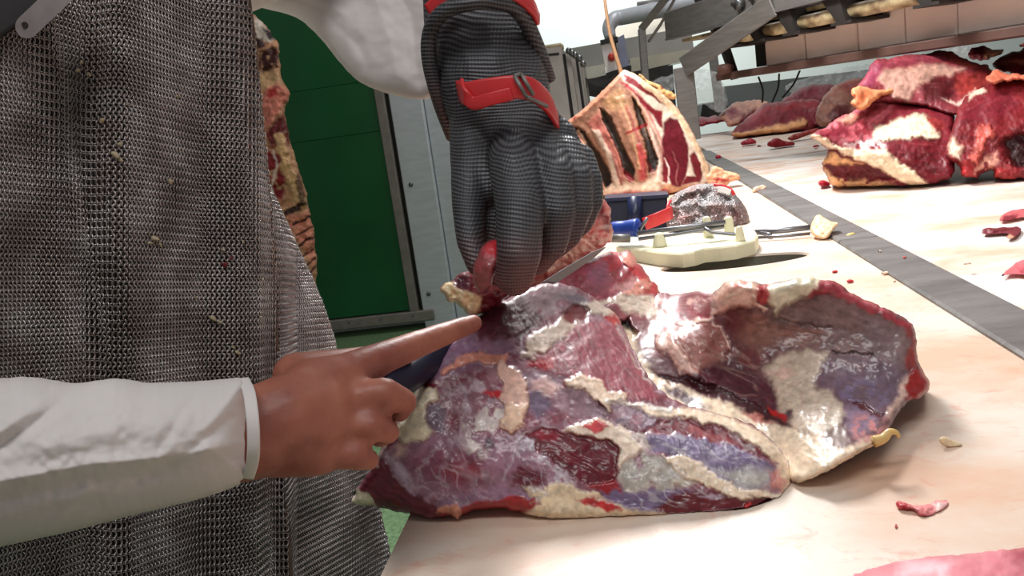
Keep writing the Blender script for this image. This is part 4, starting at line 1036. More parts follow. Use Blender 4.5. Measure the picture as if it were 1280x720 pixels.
# forerib standing on its edge
rb = lambda *q: cv(q, 690, 80, 4.0)
rib = empty('beef_rib_section', (.06, 2.75, TZ), 'beef rib section standing upright with rib bones and red cut face', 'meat')
rib_out = rb((45,318),(100,270),(170,212),(240,150),(300,85),(340,42),(362,28),(385,32),(440,68),(500,110),(560,150),(620,208),(660,270),(710,350),(760,450),(790,520),(797,572),(760,606),(680,625),(600,645),(540,652),(470,660),(400,664),(330,672),(285,674),(240,650),(170,560),(100,430))
rib_d = tps([(701,160,2.74),(732,134,2.70),(775,92,2.66),(784,88,2.66),(800,110,2.64),(829,240,2.58),(815,180,2.60),(760,245,2.70),(735,200,2.72),(760,150,2.66),(790,200,2.62),(889,220,2.72),(867,167,2.72),(845,132,2.72),(850,200,2.65)])
gapc = (44, 32, 25)
rib_layers = [
  dict(s=rb((45,318),(340,42),(550,400),(550,640),(280,674),(100,430)), c=(150,104,82), f=2, fib=(62,.3,3)),
  # pink meat along the bones
  dict(s=rb((60,330),(110,310),(200,440),(260,600),(240,640),(150,520)), c=(160,84,66), f=2),
  dict(s=rb((170,290),(230,240),(300,360),(370,520),(350,600),(320,520),(260,420)), c=(172,100,86), f=2, h=.004),
  dict(s=rb((200,330),(240,330),(310,460),(340,560),(330,630),(300,560),(270,450)), c=(196,160,134), f=2, h=.004),
  dict(s=rb((310,170),(370,160),(430,300),(470,470),(460,560),(430,500),(380,370),(330,260)), c=(168,118,92), f=2, h=.004),
  dict(s=rb((420,400),(450,400),(475,470),(470,570),(440,600),(430,500)), c=(176,70,66), f=2, h=.004),
  dict(s=rb((250,180),(340,110),(390,200),(330,230),(280,230)), c=(176,132,94), f=4),
  dict(s=rb((480,290),(530,400),(552,480),(548,590),(520,600),(530,480)), c=(212,172,150), f=2, h=.004),
  dict(s=rb((300,600),(360,590),(430,600),(530,560),(545,640),(400,660),(290,670),(240,650)), c=(206,168,134), f=4),
  dict(s=rb((280,650),(400,635),(520,640),(560,620),(600,640),(540,658),(290,680)), c=(150,40,38), f=3),
  dict(s=rb((105,312),(150,325),(222,430),(292,540),(302,590),(272,622),(228,530),(178,420)), c=gapc, f=1.2, h=-.020),
  dict(s=rb((238,222),(290,258),(342,380),(414,530),(402,582),(370,562),(330,440),(268,312)), c=gapc, f=1.2, h=-.020),
  dict(s=rb((400,165),(442,230),(482,350),(532,480),(522,532),(488,545),(468,400),(428,290)), c=gapc, f=1.2, h=-.020),
  dict(s=rb((130,330),(210,480),(250,610)), c=(206,160,132), f=1, line=1, w=1.6, h=.003),
  dict(s=rb((225,300),(300,440),(345,600)), c=(150,62,56), f=1, line=1, w=1.4, a=.8),
  dict(s=rb((370,210),(440,390),(470,560)), c=(146,58,52), f=1, line=1, w=1.4, a=.8),
  dict(s=rb((345,190),(400,340),(440,520)), c=(204,160,120), f=1, line=1, w=1.3, a=.8),
  dict(s=rb((255,225),(310,310),(350,420)), c=(92,74,56), f=1.2, line=1, w=1.6, a=.8),
  dict(s=rb((412,180),(450,280),(480,380)), c=(96,74,56), f=1.2, line=1, w=1.8, a=.8),
  dict(s=rb((345,520),(380,540),(410,580),(385,592)), c=(120,26,30), f=1.5),
  dict(s=rb((475,480),(500,520),(515,540),(490,540)), c=(120,26,30), f=1.5),
  dict(s=rb((370,350),(410,328),(470,300)), c=(140,24,24), f=1, line=1, w=1.3),
  dict(s=rb((45,318),(170,212),(240,150),(340,42),(350,60),(260,160),(180,230),(60,335)), c=(206,140,112), f=2, h=.004),
  dict(s=rb((100,275),(120,262),(130,268),(110,285)), c=(130,40,36), f=1.2),
  # cut face
  dict(s=rb((335,60),(362,28),(440,68),(560,150),(660,270),(760,450),(797,572),(760,600),(550,600),(552,420),(480,270),(420,160)), c=(232,204,176), f=1.5),
  dict(s=rb((335,62),(400,115),(480,262),(545,400),(552,560),(566,560),(560,400),(500,260),(430,130)), c=(205,140,128), f=1.5),
  dict(s=rb((330,90),(380,95),(415,135),(425,160),(380,120)), c=(165,45,48), f=1.2),
  dict(s=rb((348,48),(420,78),(520,160),(572,205),(540,192),(450,132),(368,82)), c=(128,36,42), f=1.2),
  dict(s=rb((410,138),(452,168),(502,218),(550,232),(553,320),(535,310),(510,260),(458,210)), c=(130,30,40), f=1.4),
  dict(s=rb((552,440),(570,470),(585,560),(582,602),(552,590)), c=(120,30,38), f=1.2),
  dict(s=rb((560,292),(590,265),(630,280),(662,340),(682,420),(684,500),(664,570),(644,612),(600,612),(580,560),(560,480),(550,380)), c=(104,22,36), f=1.4, h=-.002, fib=(70,.15,2)),
  dict(s=rb((688,462),(710,438),(742,490),(757,560),(742,592),(640,606),(670,560),(718,562),(700,510)), c=(116,30,38), f=1.4),
  dict(s=rb((560,470),(585,520),(580,600)), c=(220,180,165), f=.8, line=1, w=.8),
  dict(s=rb((600,440),(630,500),(622,600)), c=(190,120,115), f=.8, line=1, w=.6, a=.7),
  dict(s=rb((440,68),(560,150),(660,270),(760,450),(797,572),(775,585),(730,450),(640,290),(540,180),(440,95)), c=(232,186,136), f=1.5, h=.004),
]
flesh('rib_block', rib_out, rib_d, .16, (196, 146, 112), rib_layers, rib, step=1.0, edge=5, edge_r=.012, seed=71, rough_h=.002, rough_s=12, warp=.9, wscale=8, mat_scale=3.0, jag=.8, mottled=.10)
f2 = rb((745,555),(800,520),(850,535),(925,560),(950,575),(900,590),(860,612),(820,620),(790,600))
flesh('fat_trimming', rb((770,560),(800,515),(830,512),(860,530),(905,540),(925,545),(950,572),(900,585),(870,605),(840,620),(800,612),(780,600)), 2.55, .05, (228, 176, 138),
      [dict(s=rb((790,590),(850,570),(900,565),(860,600)), c=(190,70,62), f=1.5)], None, step=1.0, edge=6, edge_r=.012, seed=75, rough_h=.006, rough_s=7, jag=1.2, mat_scale=3.0,
      label='cream fat trimming with red streaks at the foot of the rib section', cat='meat scrap')
flesh('fat_trimming', rb((430,60),(442,40),(455,55),(480,80),(520,100),(545,105),(560,122),(590,130),(625,160),(610,185),(560,165),(480,110)), 2.86, .04, (222, 178, 120),
      [dict(s=rb((520,100),(555,108),(560,128),(530,125)), c=(130,40,40), f=1.2)], None, step=1.0, edge=5, edge_r=.012, seed=76, rough_h=.006, rough_s=7, jag=1.0, mat_scale=3.0, floor_z=None,
      label='ragged yellow fat hanging behind the top of the rib section', cat='meat scrap')
# cord hanging down behind the rib
tw = spline([at(750, -60, 2.72), at(756, 0, 2.72), at(762, 40, 2.72), at(770, 70, 2.72), at(778, 96, 2.72)], 8)
cordo = MB().tube(tw, np.linspace(.0035, .0075, len(tw)), 8).build('rope', mat('tan cord', (166, 126, 90), .7, var=.15, vscale=60), None, True, label='thin tan cord hanging down to the rib section', cat='cord')

# ---- knife plate: cream plastic slab with pegs
M_cream = mat('cream plastic', (226, 222, 190), .45, var=.08, vscale=18, bump=.1, bscale=90)
kp = lambda *q: cv(q, 740, 210, 4.0)
plate = empty('peg_plate', (.12, 1.68, TZ), 'cream plastic knife plate with upright pegs behind the cut', 'tool rest')
zt = TZ + .026
top = [on(x, y, zt) for x, y in kp((120,390),(180,375),(330,372),(560,330),(650,322),(740,300),(790,296),(818,312),(830,335),(812,360),(720,385),(640,395),(560,402),(510,418),(450,428),(330,420),(230,405))]
def slab(P, z0, z1, name, material, parent, bev=.003):
    P = np.array(P); n = len(P); c = P[:, :2].mean(0); ins = c + (P[:, :2] - c) * (1 - bev / np.linalg.norm(P[:, :2] - c, axis=1).mean())
    V = [(*p, z0) for p in P[:, :2]] + [(*p, z1 - bev) for p in P[:, :2]] + [(*p, z1) for p in ins]
    Fc = [tuple(range(n))[::-1], tuple(range(2 * n, 3 * n))]
    for k in (0, 1): Fc += [(k * n + i, k * n + (i + 1) % n, (k + 1) * n + (i + 1) % n, (k + 1) * n + i) for i in range(n)]
    # order so normals face out
    a = 0
    for i in range(n): a += P[i, 0] * P[(i + 1) % n, 1] - P[(i + 1) % n, 0] * P[i, 1]
    if a < 0: Fc = [f[::-1] for f in Fc]
    return mk(name, V, Fc, material, parent)
slab(top, TZ + .001, zt, 'plate', M_cream, plate)
for (bx, by, tx, ty, rp0, rp1) in [(340,392,345,322,9.5,6.5),(582,345,580,240,6.5,5.0),(688,330,686,240,6.8,5.6),(742,364,736,288,6.5,4.2)]:
    (ax, ay), (cx_, cy_) = kp((bx, by), (tx, ty)); p0 = on(ax, ay, zt); d0 = (p0 - CAM) @ FWD
    h_ = (ay - cy_) * d0 / F
    p1 = p0 + np.array([0, 0, h_])
    prof = [(0, rp0), (.15, rp0 * .92), (.8, rp1), (.94, rp1 * .85), (1.0, rp1 * .4)]
    MB().tube([p0 + (p1 - p0) * t for t, _ in prof], [r * d0 / F for _, r in prof], 16).build('peg', M_cream, plate, True)
# ---- sharpening steels laid over the pegs
M_rod = mat('grey steel rod', (128, 128, 132), .35, .8, var=.15, vscale=40)
st = empty('sharpening_steel', at(*kp((230, 325))[0], 1.66), 'sharpening steel with blue handle resting on the peg plate', 'tool')
def rod(pts, r, name, material, parent):
    P = [at(*kp((x, y))[0], d) for x, y, d in pts]; return MB().tube(P, r, 10).build(name, material, parent, True)
rod([(228,326,1.63),(440,300,1.60),(668,270,1.58)], .0045, 'steel_rod', M_rod, st)
hd = spline([at(*kp((x, y))[0], d) for x, y, d in [(95,318,1.68),(125,310,1.67),(170,305,1.66),(215,300,1.65),(240,300,1.645)]], 5)
MB().tube(hd, np.interp(np.linspace(0, 1, len(hd)), [0, .15, .5, .85, 1], [.010, .017, .016, .018, .012]), 14).build('handle', mat('bright blue plastic', (30, 62, 150), .35, var=.08), st, True)
rod([(236,312,1.642),(278,250,1.63)], .003, 'hanging_ring', M_rod, st)
s2 = empty('sharpening_steel', at(*kp((240, 350))[0], 1.62), 'second thin steel lying under the first on the peg plate, long end over the rail', 'tool')
rod([(232,355,1.605),(420,330,1.60),(570,305,1.59),(660,290,1.59)], .0035, 'steel_rod', M_rod, s2)
rod([(562,300,1.58),(600,322,1.575),(720,332,1.57),(745,350,1.565)], .0032, 'bent_end', M_rod, s2)
MB().tube([at(*kp((100, 352))[0], 1.63), at(*kp((190, 352))[0], 1.62)], .008, 12).build('collar', M_steel, s2, True)
s3 = empty('steel_rod', at(*kp((960, 310))[0], 1.68), 'long grey rod reaching from the peg plate to the fat lump', 'tool')
def rodz(pts, r, name, parent):
    P = [on(*kp((x, y))[0], TZ + r + .004) for x, y in pts]; return MB().tube(P, r, 10).build(name, M_rod, parent, True)
rodz([(815,322),(960,312),(1100,296)], .0055, 'rod', s3)
rodz([(815,322),(880,330),(892,334)], .004, 'tip', s3)
rodz([(825,348),(960,340),(1090,328)], .003, 'lower_rod', s3)
# ---- navy scabbard
sc_ = empty('knife_scabbard', (.0, 2.1, TZ), 'dark navy knife scabbard standing in front of the rib section', 'scabbard')
M_navy = mat('navy plastic', (16, 22, 48), .4, var=.15, vscale=15)
a, b, c, d_ = [at(x, y, dd) for x, y, dd in [(758,290,2.02),(836,284,1.98),(834,247,1.98),(758,252,2.02)]]
def prism(P, off, name, material, parent, **kw):
    P = np.array(P); n = len(P); V = np.vstack([P, P + np.asarray(off)])
    return mk(name, V, [tuple(range(n)), tuple(range(n, 2 * n))[::-1]] + [((i + 1) % n, i, n + i, n + (i + 1) % n) for i in range(n)], material, parent, **kw)
prism([a, b, c, d_], np.array([.0, .06, 0]), 'body', M_navy, sc_)
MB().tube([at(793, 246, 1.985), at(794, 290, 1.985)], .016, 12).build('belt_loop', mat('navy rib', (20, 28, 60), .35, var=.1), sc_, True)
prism([at(756, 252, 2.01), at(836, 247, 1.97), at(836, 243, 1.97), at(756, 248, 2.01)], np.array([0, .08, 0]), 'rim', mat('navy rim', (20, 28, 58), .35, var=.1), sc_)
# ---- spare mesh glove lying on the table
def mesh_mat2():
    m, nt, b = nodes('crumpled steel mesh'); L = nt.links
    tc = nt.nodes.new('ShaderNodeTexCoord')
    v = nt.nodes.new('ShaderNodeTexVoronoi'); v.inputs['Scale'].default_value = 300; L.new(tc.outputs['Object'], v.inputs['Vector'])
    n = nt.nodes.new('ShaderNodeTexNoise'); n.inputs['Scale'].default_value = 24; n.inputs['Detail'].default_value = 3; L.new(tc.outputs['Object'], n.inputs['Vector'])
    r = nt.nodes.new('ShaderNodeValToRGB'); L.new(n.outputs['Fac'], r.inputs[0])
    r.color_ramp.elements[0].position = .40; r.color_ramp.elements[0].color = (*lin((150, 146, 146)), 1); r.color_ramp.elements[1].position = .72; r.color_ramp.elements[1].color = (*lin((160, 122, 118)), 1)
    rr = nt.nodes.new('ShaderNodeValToRGB'); L.new(v.outputs['Distance'], rr.inputs[0]); rr.color_ramp.elements[0].position = .1; rr.color_ramp.elements[0].color = (.12, .11, .11, 1); rr.color_ramp.elements[1].position = .55
    mx = nt.nodes.new('ShaderNodeMix'); mx.data_type = 'RGBA'; mx.blend_type = 'MULTIPLY'; mx.inputs[0].default_value = 1; L.new(r.outputs[0], mx.inputs[6]); L.new(rr.outputs[0], mx.inputs[7])
    L.new(mx.outputs[2], b.inputs['Base Color']); b.inputs['Metallic'].default_value = .5; b.inputs['Roughness'].default_value = .42
    bp = nt.nodes.new('ShaderNodeBump'); bp.inputs['Strength'].default_value = .8; bp.inputs['Distance'].default_value = .003; L.new(v.outputs['Distance'], bp.inputs['Height']); L.new(bp.outputs[0], b.inputs['Normal'])
    return m
M_mesh2 = mesh_mat2()
g2 = empty('spare_mesh_glove', (.2, 1.9, TZ), 'crumpled steel mesh glove with red strap lying behind the peg plate', 'glove')
h = lambda s, hh, w, f=4: dict(s=s, c=(120, 112, 112), line=1, w=w, f=f, h=hh)
gk = lambda *q: cv(q, 740, 210, 4.0)
flesh('glove', gk((370,290),(375,215),(380,165),(430,115),(510,85),(590,75),(640,82),(690,105),(735,150),(770,200),(790,255),(788,290),(720,302),(600,312),(480,318),(400,312)),
      tps([(834,262,1.90),(880,231,1.93),(912,236,1.92),(937,275,1.88),(880,288,1.86),(885,258,1.885),(845,285,1.88)]), .055, (120, 112, 112),
      [h(gk((385,200),(440,185),(560,185),(700,190),(760,205)), .012, 2.2, 4), h(gk((400,175),(460,125),(560,95),(620,90)), .012, 2.5, 5), h(gk((430,170),(520,130),(600,120)), -.016, 3, 5), h(gk((540,165),(620,150),(690,165)), -.010, 2, 4),
       h(gk((470,250),(520,230),(560,260),(520,290)), .010, 2, 4), h(gk((400,290),(480,270),(540,300)), .008, 2, 4), h(gk((680,190),(720,230),(740,280)), -.008, 2, 4), h(gk((560,230),(640,215),(660,270)), -.008, 3, 5)],
      g2, step=1.0, edge=10, edge_r=.03, seed=81, rough_h=.004, rough_s=9, material=M_mesh2, jag=.6)
def ribk(name, pts, w, t, material, parent, wdir=(0, 0, 1.)):
    return ribbon(name, [(*kp((x, y))[0], d) for x, y, d in pts], np.array(wdir), w, t, material, parent, 6)
ribk('red_strap', [(262,280,1.80),(320,258,1.79),(380,232,1.80),(400,222,1.82)], .026, .004, M_red, g2)
ribk('red_edge', [(375,215,1.83),(382,180,1.84),(392,165,1.86)], .006, .006, M_red, g2, RIGHT)
ribk('red_cord', [(610,85,1.885),(650,88,1.875),(690,105,1.868),(712,135,1.865)], .006, .006, M_red, g2)
ribk('white_tag', [(628,105,1.872),(660,110,1.868),(692,122,1.866)], .012, .003, mat('white tag', (240, 240, 240), .5, var=.02), g2)
# ---- lumps and crumbs of fat
def scrap(pts, d, thick, base, layers, label, name='meat_scrap', seed=1, **k):
    kw = dict(step=1.0, edge=6, edge_r=.006, rough_h=.003, rough_s=7, jag=1.0, mat_scale=2.0); kw.update(k)
    return flesh(name, pts, d, thick, base, layers, None, seed=seed, label=label, cat='meat scrap', **kw)
scrap(gk((1088,320),(1095,275),(1120,232),(1140,228),(1165,255),(1200,268),(1238,275),(1230,290),(1205,310),(1190,345),(1150,352),(1105,342)), tps([(1012,292,1.61),(1022,268,1.64),(1048,280,1.60),(1035,297,1.575),(1028,282,1.60)]), .03, (232, 200, 160), [], 'torn lump of cream fat lying on the grey rail', 'fat_lump', 91)
def ondep(px, py, dz=0): return float(dep(px, py, TZ + dz))
scrap([(1055,296),(1062,291),(1072,292),(1073,296),(1064,299)], ondep(1063, 298), .008, (226, 196, 120), [], 'small yellow bit of fat on the grey rail', 'fat_crumb', 92, edge=3, edge_r=.002)
scrap([(939,238),(948,232),(957,231),(961,236),(950,240),(943,243)], ondep(950, 240), .02, (234, 200, 172), [], 'pale crumb of fat on the rail beside the spare glove', 'fat_crumb', 93, edge=3, edge_r=.004)
scrap([(1172,548),(1178,545),(1190,549),(1205,556),(1200,562),(1186,560),(1176,555)], ondep(1188, 560), .003, (238, 214, 176), [], 'thin cream film of fat right of the big cut', 'fat_film', 94, edge=5, edge_r=.0012, rough_h=.0005)
scrap([(1118,627),(1126,625),(1136,630),(1146,632),(1160,630),(1174,625),(1187,628),(1186,636),(1170,644),(1158,648),(1147,644),(1145,638),(1130,636),(1120,634)], tps([(1118,630,.603),(1187,630,.598),(1160,648,.585),(1150,636,.592)]), .006, (222, 132, 132),
      [dict(s=[(1116,625),(1136,629),(1140,637),(1119,636)], c=(168,40,48), f=2), dict(s=[(1165,628),(1185,630),(1170,640)], c=(238,190,180), f=3), dict(s=[(1148,640),(1165,642),(1158,650)], c=(190,70,78), f=2)], 'pink shred of meat on the board right of the big cut', 'meat_shred', 95, edge=5, edge_r=.003, rough_h=.001)
scrap([(1190,470),(1193,462),(1200,466),(1197,474)], ondep(1195, 472), .002, (238, 190, 150), [], 'tiny pale fleck on the board beside the lobe', 'fat_crumb', 96, edge=3, edge_r=.001) if False else None
scrap([(1060,720),(1085,712),(1110,704),(1150,697),(1190,694),(1230,690),(1262,686),(1300,684),(1330,700),(1330,780),(1050,780)], tps([(1085,712,.455),(1190,694,.45),(1300,684,.445),(1180,760,.40),(1300,760,.40),(1080,760,.41)]), .05, (222, 130, 140),
      [dict(s=[(1255,684),(1310,680),(1310,700),(1265,702)], c=(180,70,86), f=6), dict(s=[(1130,700),(1190,700),(1180,720),(1120,720)], c=(236,160,168), f=8)], 'pink piece of meat at the near corner of the board', 'beef_piece', 97, edge=14, edge_r=.012, step=2.0, mat_scale=4.0, mottled=.03, rough_h=.001, rough_s=30)
rng = random.Random(12)
for (x, y, s_, c, lb) in [(1044,340,3.5,(190,40,44),'red crumb on the board near the grey rail end'),(1063,352,4.5,(196,60,66),'red shred on the board just above the lobe'),(1136,352,5,(200,60,70),'red shred beside the grey rail, right of the lobe'),
                          (1107,342,4.5,(238,206,180),'pale fat crumb on the board beside the rail'),(1118,352,3,(236,200,170),'pale speck on the board between rail and lobe'),(1120,660,3,(190,70,60),'red speck at the near front of the board'),(1210,330,4,(238,210,190),'cream speck on the grey rail, right end'),(1100,314,3,(230,200,180),'pale speck on the middle of the grey rail'),(1131,322,3,(200,90,80),'red speck on the grey rail'),(1252,427,4,(200,60,70),'red shred below the rail at the right edge'),(1221,404,3.5,(196,50,60),'red shred below the rail, left of the one at the edge')]:
    pts = [(x + s_ * math.cos(a) * rng.uniform(1.1, 1.9), y + s_ * math.sin(a) * rng.uniform(.45, .7)) for a in np.linspace(0, 2 * np.pi, 9)[:-1]]
    zz = TZ + (.0065 if 'rail' in lb and 'on the' in lb and 'grey rail' in lb and 'board' not in lb else 0)
    flesh('meat_crumb', pts, float(dep(x, y + s_ * .5, zz)), .004, c, [], None, step=.8, edge=3, edge_r=.0025, seed=int(x), rough_h=.0006, rough_s=5, jag=.5, mat_scale=2.0, label=lb, cat='meat scrap', floor_z=zz)

# ================================================================== meat on the belt
pk = lambda *q: cv(q, 980, 60, 4.0)
def cut(name, pts, depth, thick, base, layers, label, seed, **k):
    kw = dict(step=1.1, edge=9, edge_r=.03, rough_h=.0055, rough_s=17, jag=1.5, mat_scale=3.0, warp=2.2, wscale=9); kw.update(k)
    return flesh(name, pts, depth, thick, base, layers, None, seed=seed, label=label, cat='meat', **kw)
CRM = (234, 196, 152)
cut('beef_cut', pk((115,440),(200,395),(270,350),(330,322),(420,262),(480,235),(560,240),(700,290),(830,300),(862,340),(845,400),(850,520),(850,640),(790,668),(720,686),(620,694),(520,692),(400,694),(300,704),(240,694),(195,600),(185,560),(230,525),(200,485)),
    tps([(1009,170,2.17),(1040,235,2.235),(1100,232,2.14),(1160,232,2.06),(1190,222,2.03),(1195,145,2.16),(1140,125,2.26),(1080,142,2.24),(1050,185,2.16),(1110,190,2.09),(1150,165,2.12),(1180,190,2.07),(1090,160,2.19)]), .13, (122, 30, 42), [
      dict(s=pk((115,440),(330,320),(480,240),(560,250),(520,330),(440,400),(420,460),(300,470)), c=(182,88,98), f=4, fib=(-35,.4,2.5), veil=14, vb=.6),
      dict(s=pk((270,360),(340,330),(380,350),(330,390)), c=(222,150,130), f=2.5, h=.006),
      dict(s=pk((180,420),(300,390),(340,430),(260,460)), c=(140,40,56), f=3),
      dict(s=pk((350,340),(440,290),(540,270),(480,330),(400,370)), c=(120,40,46), f=3, fib=(-30,.5,2)),
      dict(s=pk((440,460),(450,400),(540,368),(620,342),(700,330),(765,380),(780,445),(640,452),(540,458)), c=(226,202,162), f=2.5, h=.008),
      dict(s=pk((700,340),(760,340),(800,400),(770,430)), c=(150,50,50), f=3),
      dict(s=pk((300,470),(440,455),(520,460),(510,512),(420,512),(330,500)), c=(208,160,158), f=3, veil=8, vb=.5),
      dict(s=pk((510,470),(640,455),(790,450),(840,500),(845,640),(730,680),(650,620),(560,545)), c=(112,24,34), f=2, fib=(10,.3,3)),
      dict(s=pk((195,575),(300,570),(400,585),(490,612),(550,655),(420,660),(260,650),(200,620)), c=(98,20,28), f=2.5, h=-.01, fib=(30,.3,2)),
      dict(s=pk((185,560),(230,525),(330,560),(400,585),(300,575),(195,580)), c=(216,160,110), f=2, h=.004),
      dict(s=pk((195,600),(260,650),(340,660),(500,672),(560,690),(300,710),(235,700)), c=(222,172,122), f=3, veil=8, vb=.7, h=.004),
      dict(s=pk((115,440),(180,440),(250,478),(330,500),(430,512),(512,510),(560,548),(640,615),(722,682),(650,692),(560,660),(480,610),(420,582),(340,548),(290,522),(225,500)), c=CRM, f=1.8, h=.012),
    ], 'front beef cut of the pile, broad cream fat rim over dark lean', 101)
cut('fat_flap', pk((328,222),(360,195),(400,188),(440,210),(485,202),(540,202),(566,216),(500,236),(450,262),(420,296),(395,308),(365,306),(345,290),(330,275),(348,250)), tps([(1062,115,2.20),(1080,107,2.22),(1120,112,2.24),(1075,136,2.17)]), .05, (228, 150, 104),
    [dict(s=pk((345,240),(400,215),(440,230),(400,270),(360,290)), c=(205,105,66), f=4)], 'orange curled flap of fat on the front of the pile', 103, edge=6, edge_r=.015, floor_z=None)
cut('beef_cut', pk((340,230),(390,160),(420,110),(442,78),(470,52),(560,46),(680,34),(740,22),(790,8),(840,22),(900,50),(960,70),(1040,98),(1080,140),(1060,190),(1000,225),(960,235),(900,330),(800,330),(740,300),(640,280),(560,270),(420,270)),
    tps([(1065,115,2.26),(1090,75,2.34),(1175,64,2.38),(1230,80,2.30),(1245,110,2.22),(1150,130,2.20),(1090,125,2.24),(1200,140,2.14),(1150,95,2.28)]), .14, (128, 46, 54), [
      dict(s=pk((440,80),(560,46),(680,36),(800,10),(820,50),(700,80),(560,90),(480,120)), c=(140,52,66), f=3, fib=(5,.3)),
      dict(s=pk((400,150),(440,90),(480,90),(470,170),(440,200),(390,190)), c=(150,60,84), f=4),
      dict(s=pk((470,160),(500,110),(620,95),(740,78),(910,98),(905,120),(760,150),(680,190),(620,270),(560,250),(500,190)), c=(186,142,126), f=3.5, h=.006, fib=(-12,.2,3)),
      dict(s=pk((740,158),(860,138),(880,190),(820,270),(700,255),(680,200)), c=(82,18,24), f=4, fib=(5,.4)),
      dict(s=pk((850,140),(1040,110),(1030,180),(960,225),(880,240)), c=(150,50,46), f=4),
      dict(s=pk((790,255),(860,270),(920,230),(960,205),(940,240),(870,290)), c=(226,180,160), f=2, h=.006),
      dict(s=pk((770,12),(840,20),(940,64),(1020,92),(940,90),(840,62)), c=(182,80,66), f=3),
    ], 'upper beef cut of the pile, grey membrane under an overhead box shelf', 105, floor_z=None)
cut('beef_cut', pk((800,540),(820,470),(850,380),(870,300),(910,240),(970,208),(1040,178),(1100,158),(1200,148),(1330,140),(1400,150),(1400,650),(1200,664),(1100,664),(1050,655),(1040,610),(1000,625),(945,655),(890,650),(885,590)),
    tps([(1180,195,2.03),(1195,140,2.10),(1220,112,2.16),(1280,97,2.14),(1330,100,2.10),(1330,225,1.93),(1245,225,1.98),(1215,222,2.0),(1230,170,2.02),(1280,160,2.0)]), .14, (122, 30, 36), [
      dict(s=pk((880,300),(1000,220),(1150,200),(1180,300),(1080,360),(980,370),(890,380)), c=(118,28,40), f=5, fib=(-25,.25)),
      dict(s=pk((980,380),(1060,370),(1050,430),(1000,500),(960,600),(930,560),(960,470)), c=(196,90,78), f=3.5, veil=12, vb=.7, h=.008),
      dict(s=pk((820,480),(850,450),(890,500),(880,560),(830,530)), c=(222,170,140), f=3, h=.006),
      dict(s=pk((885,560),(930,560),(960,640),(930,660),(890,640)), c=(170,46,50), f=2.5),
      dict(s=pk((960,600),(1000,560),(1060,520),(1080,560),(1010,620),(960,650)), c=(220,150,130), f=3, veil=9, vb=.6),
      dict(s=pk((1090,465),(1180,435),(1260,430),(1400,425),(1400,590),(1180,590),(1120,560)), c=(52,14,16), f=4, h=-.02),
      dict(s=pk((1040,600),(1120,570),(1180,620),(1150,665),(1060,660)), c=(150,40,40), f=3),
      dict(s=pk((1150,190),(1290,170),(1290,340),(1200,360)), c=(128,34,40), f=5, fib=(40,.3)),
      dict(s=pk((940,205),(985,195),(1010,210),(960,235),(920,260)), c=(226,180,150), f=2, h=.008),
    ], 'right-hand beef cut of the pile with torn dark hollow', 107)
cut('fat_flap', pk((1005,170),(1020,130),(1060,108),(1110,128),(1200,132),(1330,120),(1330,165),(1210,160),(1120,165),(1060,172),(1030,185)), tps([(1233,100,2.12),(1250,88,2.14),(1310,92,2.08),(1310,100,2.06),(1255,102,2.10)]), .05, (214, 116, 88), [], 'orange fat edge lying over the right-hand cut of the pile', 109, edge=4, edge_r=.012, floor_z=None)
cut('beef_cut', pk((1030,78),(1080,50),(1120,30),(1200,2),(1330,-30),(1330,125),(1200,140),(1080,112)), tps([(1240,80,2.4),(1280,62,2.36),(1310,56,2.34),(1310,90,2.28),(1250,88,2.34)]), .2, (112, 26, 34), [
      dict(s=pk((1060,80),(1200,50),(1330,30),(1330,60),(1180,80)), c=(196,110,86), f=3)], 'dark beef cut at the top right corner of the pile', 111, floor_z=None)
cut('beef_cut', pk((915,52),(930,20),(950,-2),(975,-10),(1015,-6),(1040,6),(1090,0),(1110,10),(1060,40),(1010,70),(955,64)), tps([(1210,72,2.5),(1220,58,2.5),(1255,62,2.46)]), .12, (134, 44, 58), [
      dict(s=pk((1005,0),(1090,-4),(1110,12),(1050,40),(1000,60)), c=(226,170,130), f=2.5)], 'small beef cut with pale fat behind the top of the pile', 113, floor_z=None)
cut('beef_cut', pk((1160,-18),(1200,-26),(1240,-34),(1330,-40),(1330,-10),(1230,-8),(1170,-2)), 2.52, .1, (206, 110, 104), [dict(s=pk((1230,-30),(1270,-36),(1260,-14)), c=(226,90,96), f=2)], 'pink strip of meat under the nearest boxes', 115, floor_z=None, edge=4)
# far cuts
ek = lambda *q: cv(q, 860, 0, 3.0)
far = dict(mat_scale=6.0, edge=7, edge_r=.05, rough_h=.010, rough_s=12, jag=1.0)
cut('beef_cut', ek((148,508),(200,460),(270,402),(300,385),(400,378),(480,368),(530,395),(520,440),(500,480),(420,495),(320,502),(200,516)), tps([(910,171,4.75),(960,130,4.9),(1030,130,4.7),(1025,160,4.6),(970,155,4.7)]), .3, (118, 28, 40),
    [dict(s=ek((148,508),(260,480),(380,462),(440,443),(455,468),(340,502),(170,518)), c=(226,164,112), f=1.8, h=.03), dict(s=ek((200,470),(270,405),(300,400),(240,460)), c=(150,56,66), f=3), dict(s=ek((300,400),(400,385),(480,380),(470,400),(320,420)), c=(140,40,46), f=3)],
    'dark red beef cut with orange fat edge far down the belt', 121, **far)
cut('beef_cut', ek((340,392),(375,360),(410,335),(470,316),(545,312),(560,340),(520,380),(480,385),(400,392)), tps([(975,128,5.0),(1000,110,5.1),(1045,108,5.0),(1030,126,4.9)]), .25, (112, 34, 46), [], 'low dark cut lying behind the orange-edged one', 123, **far)
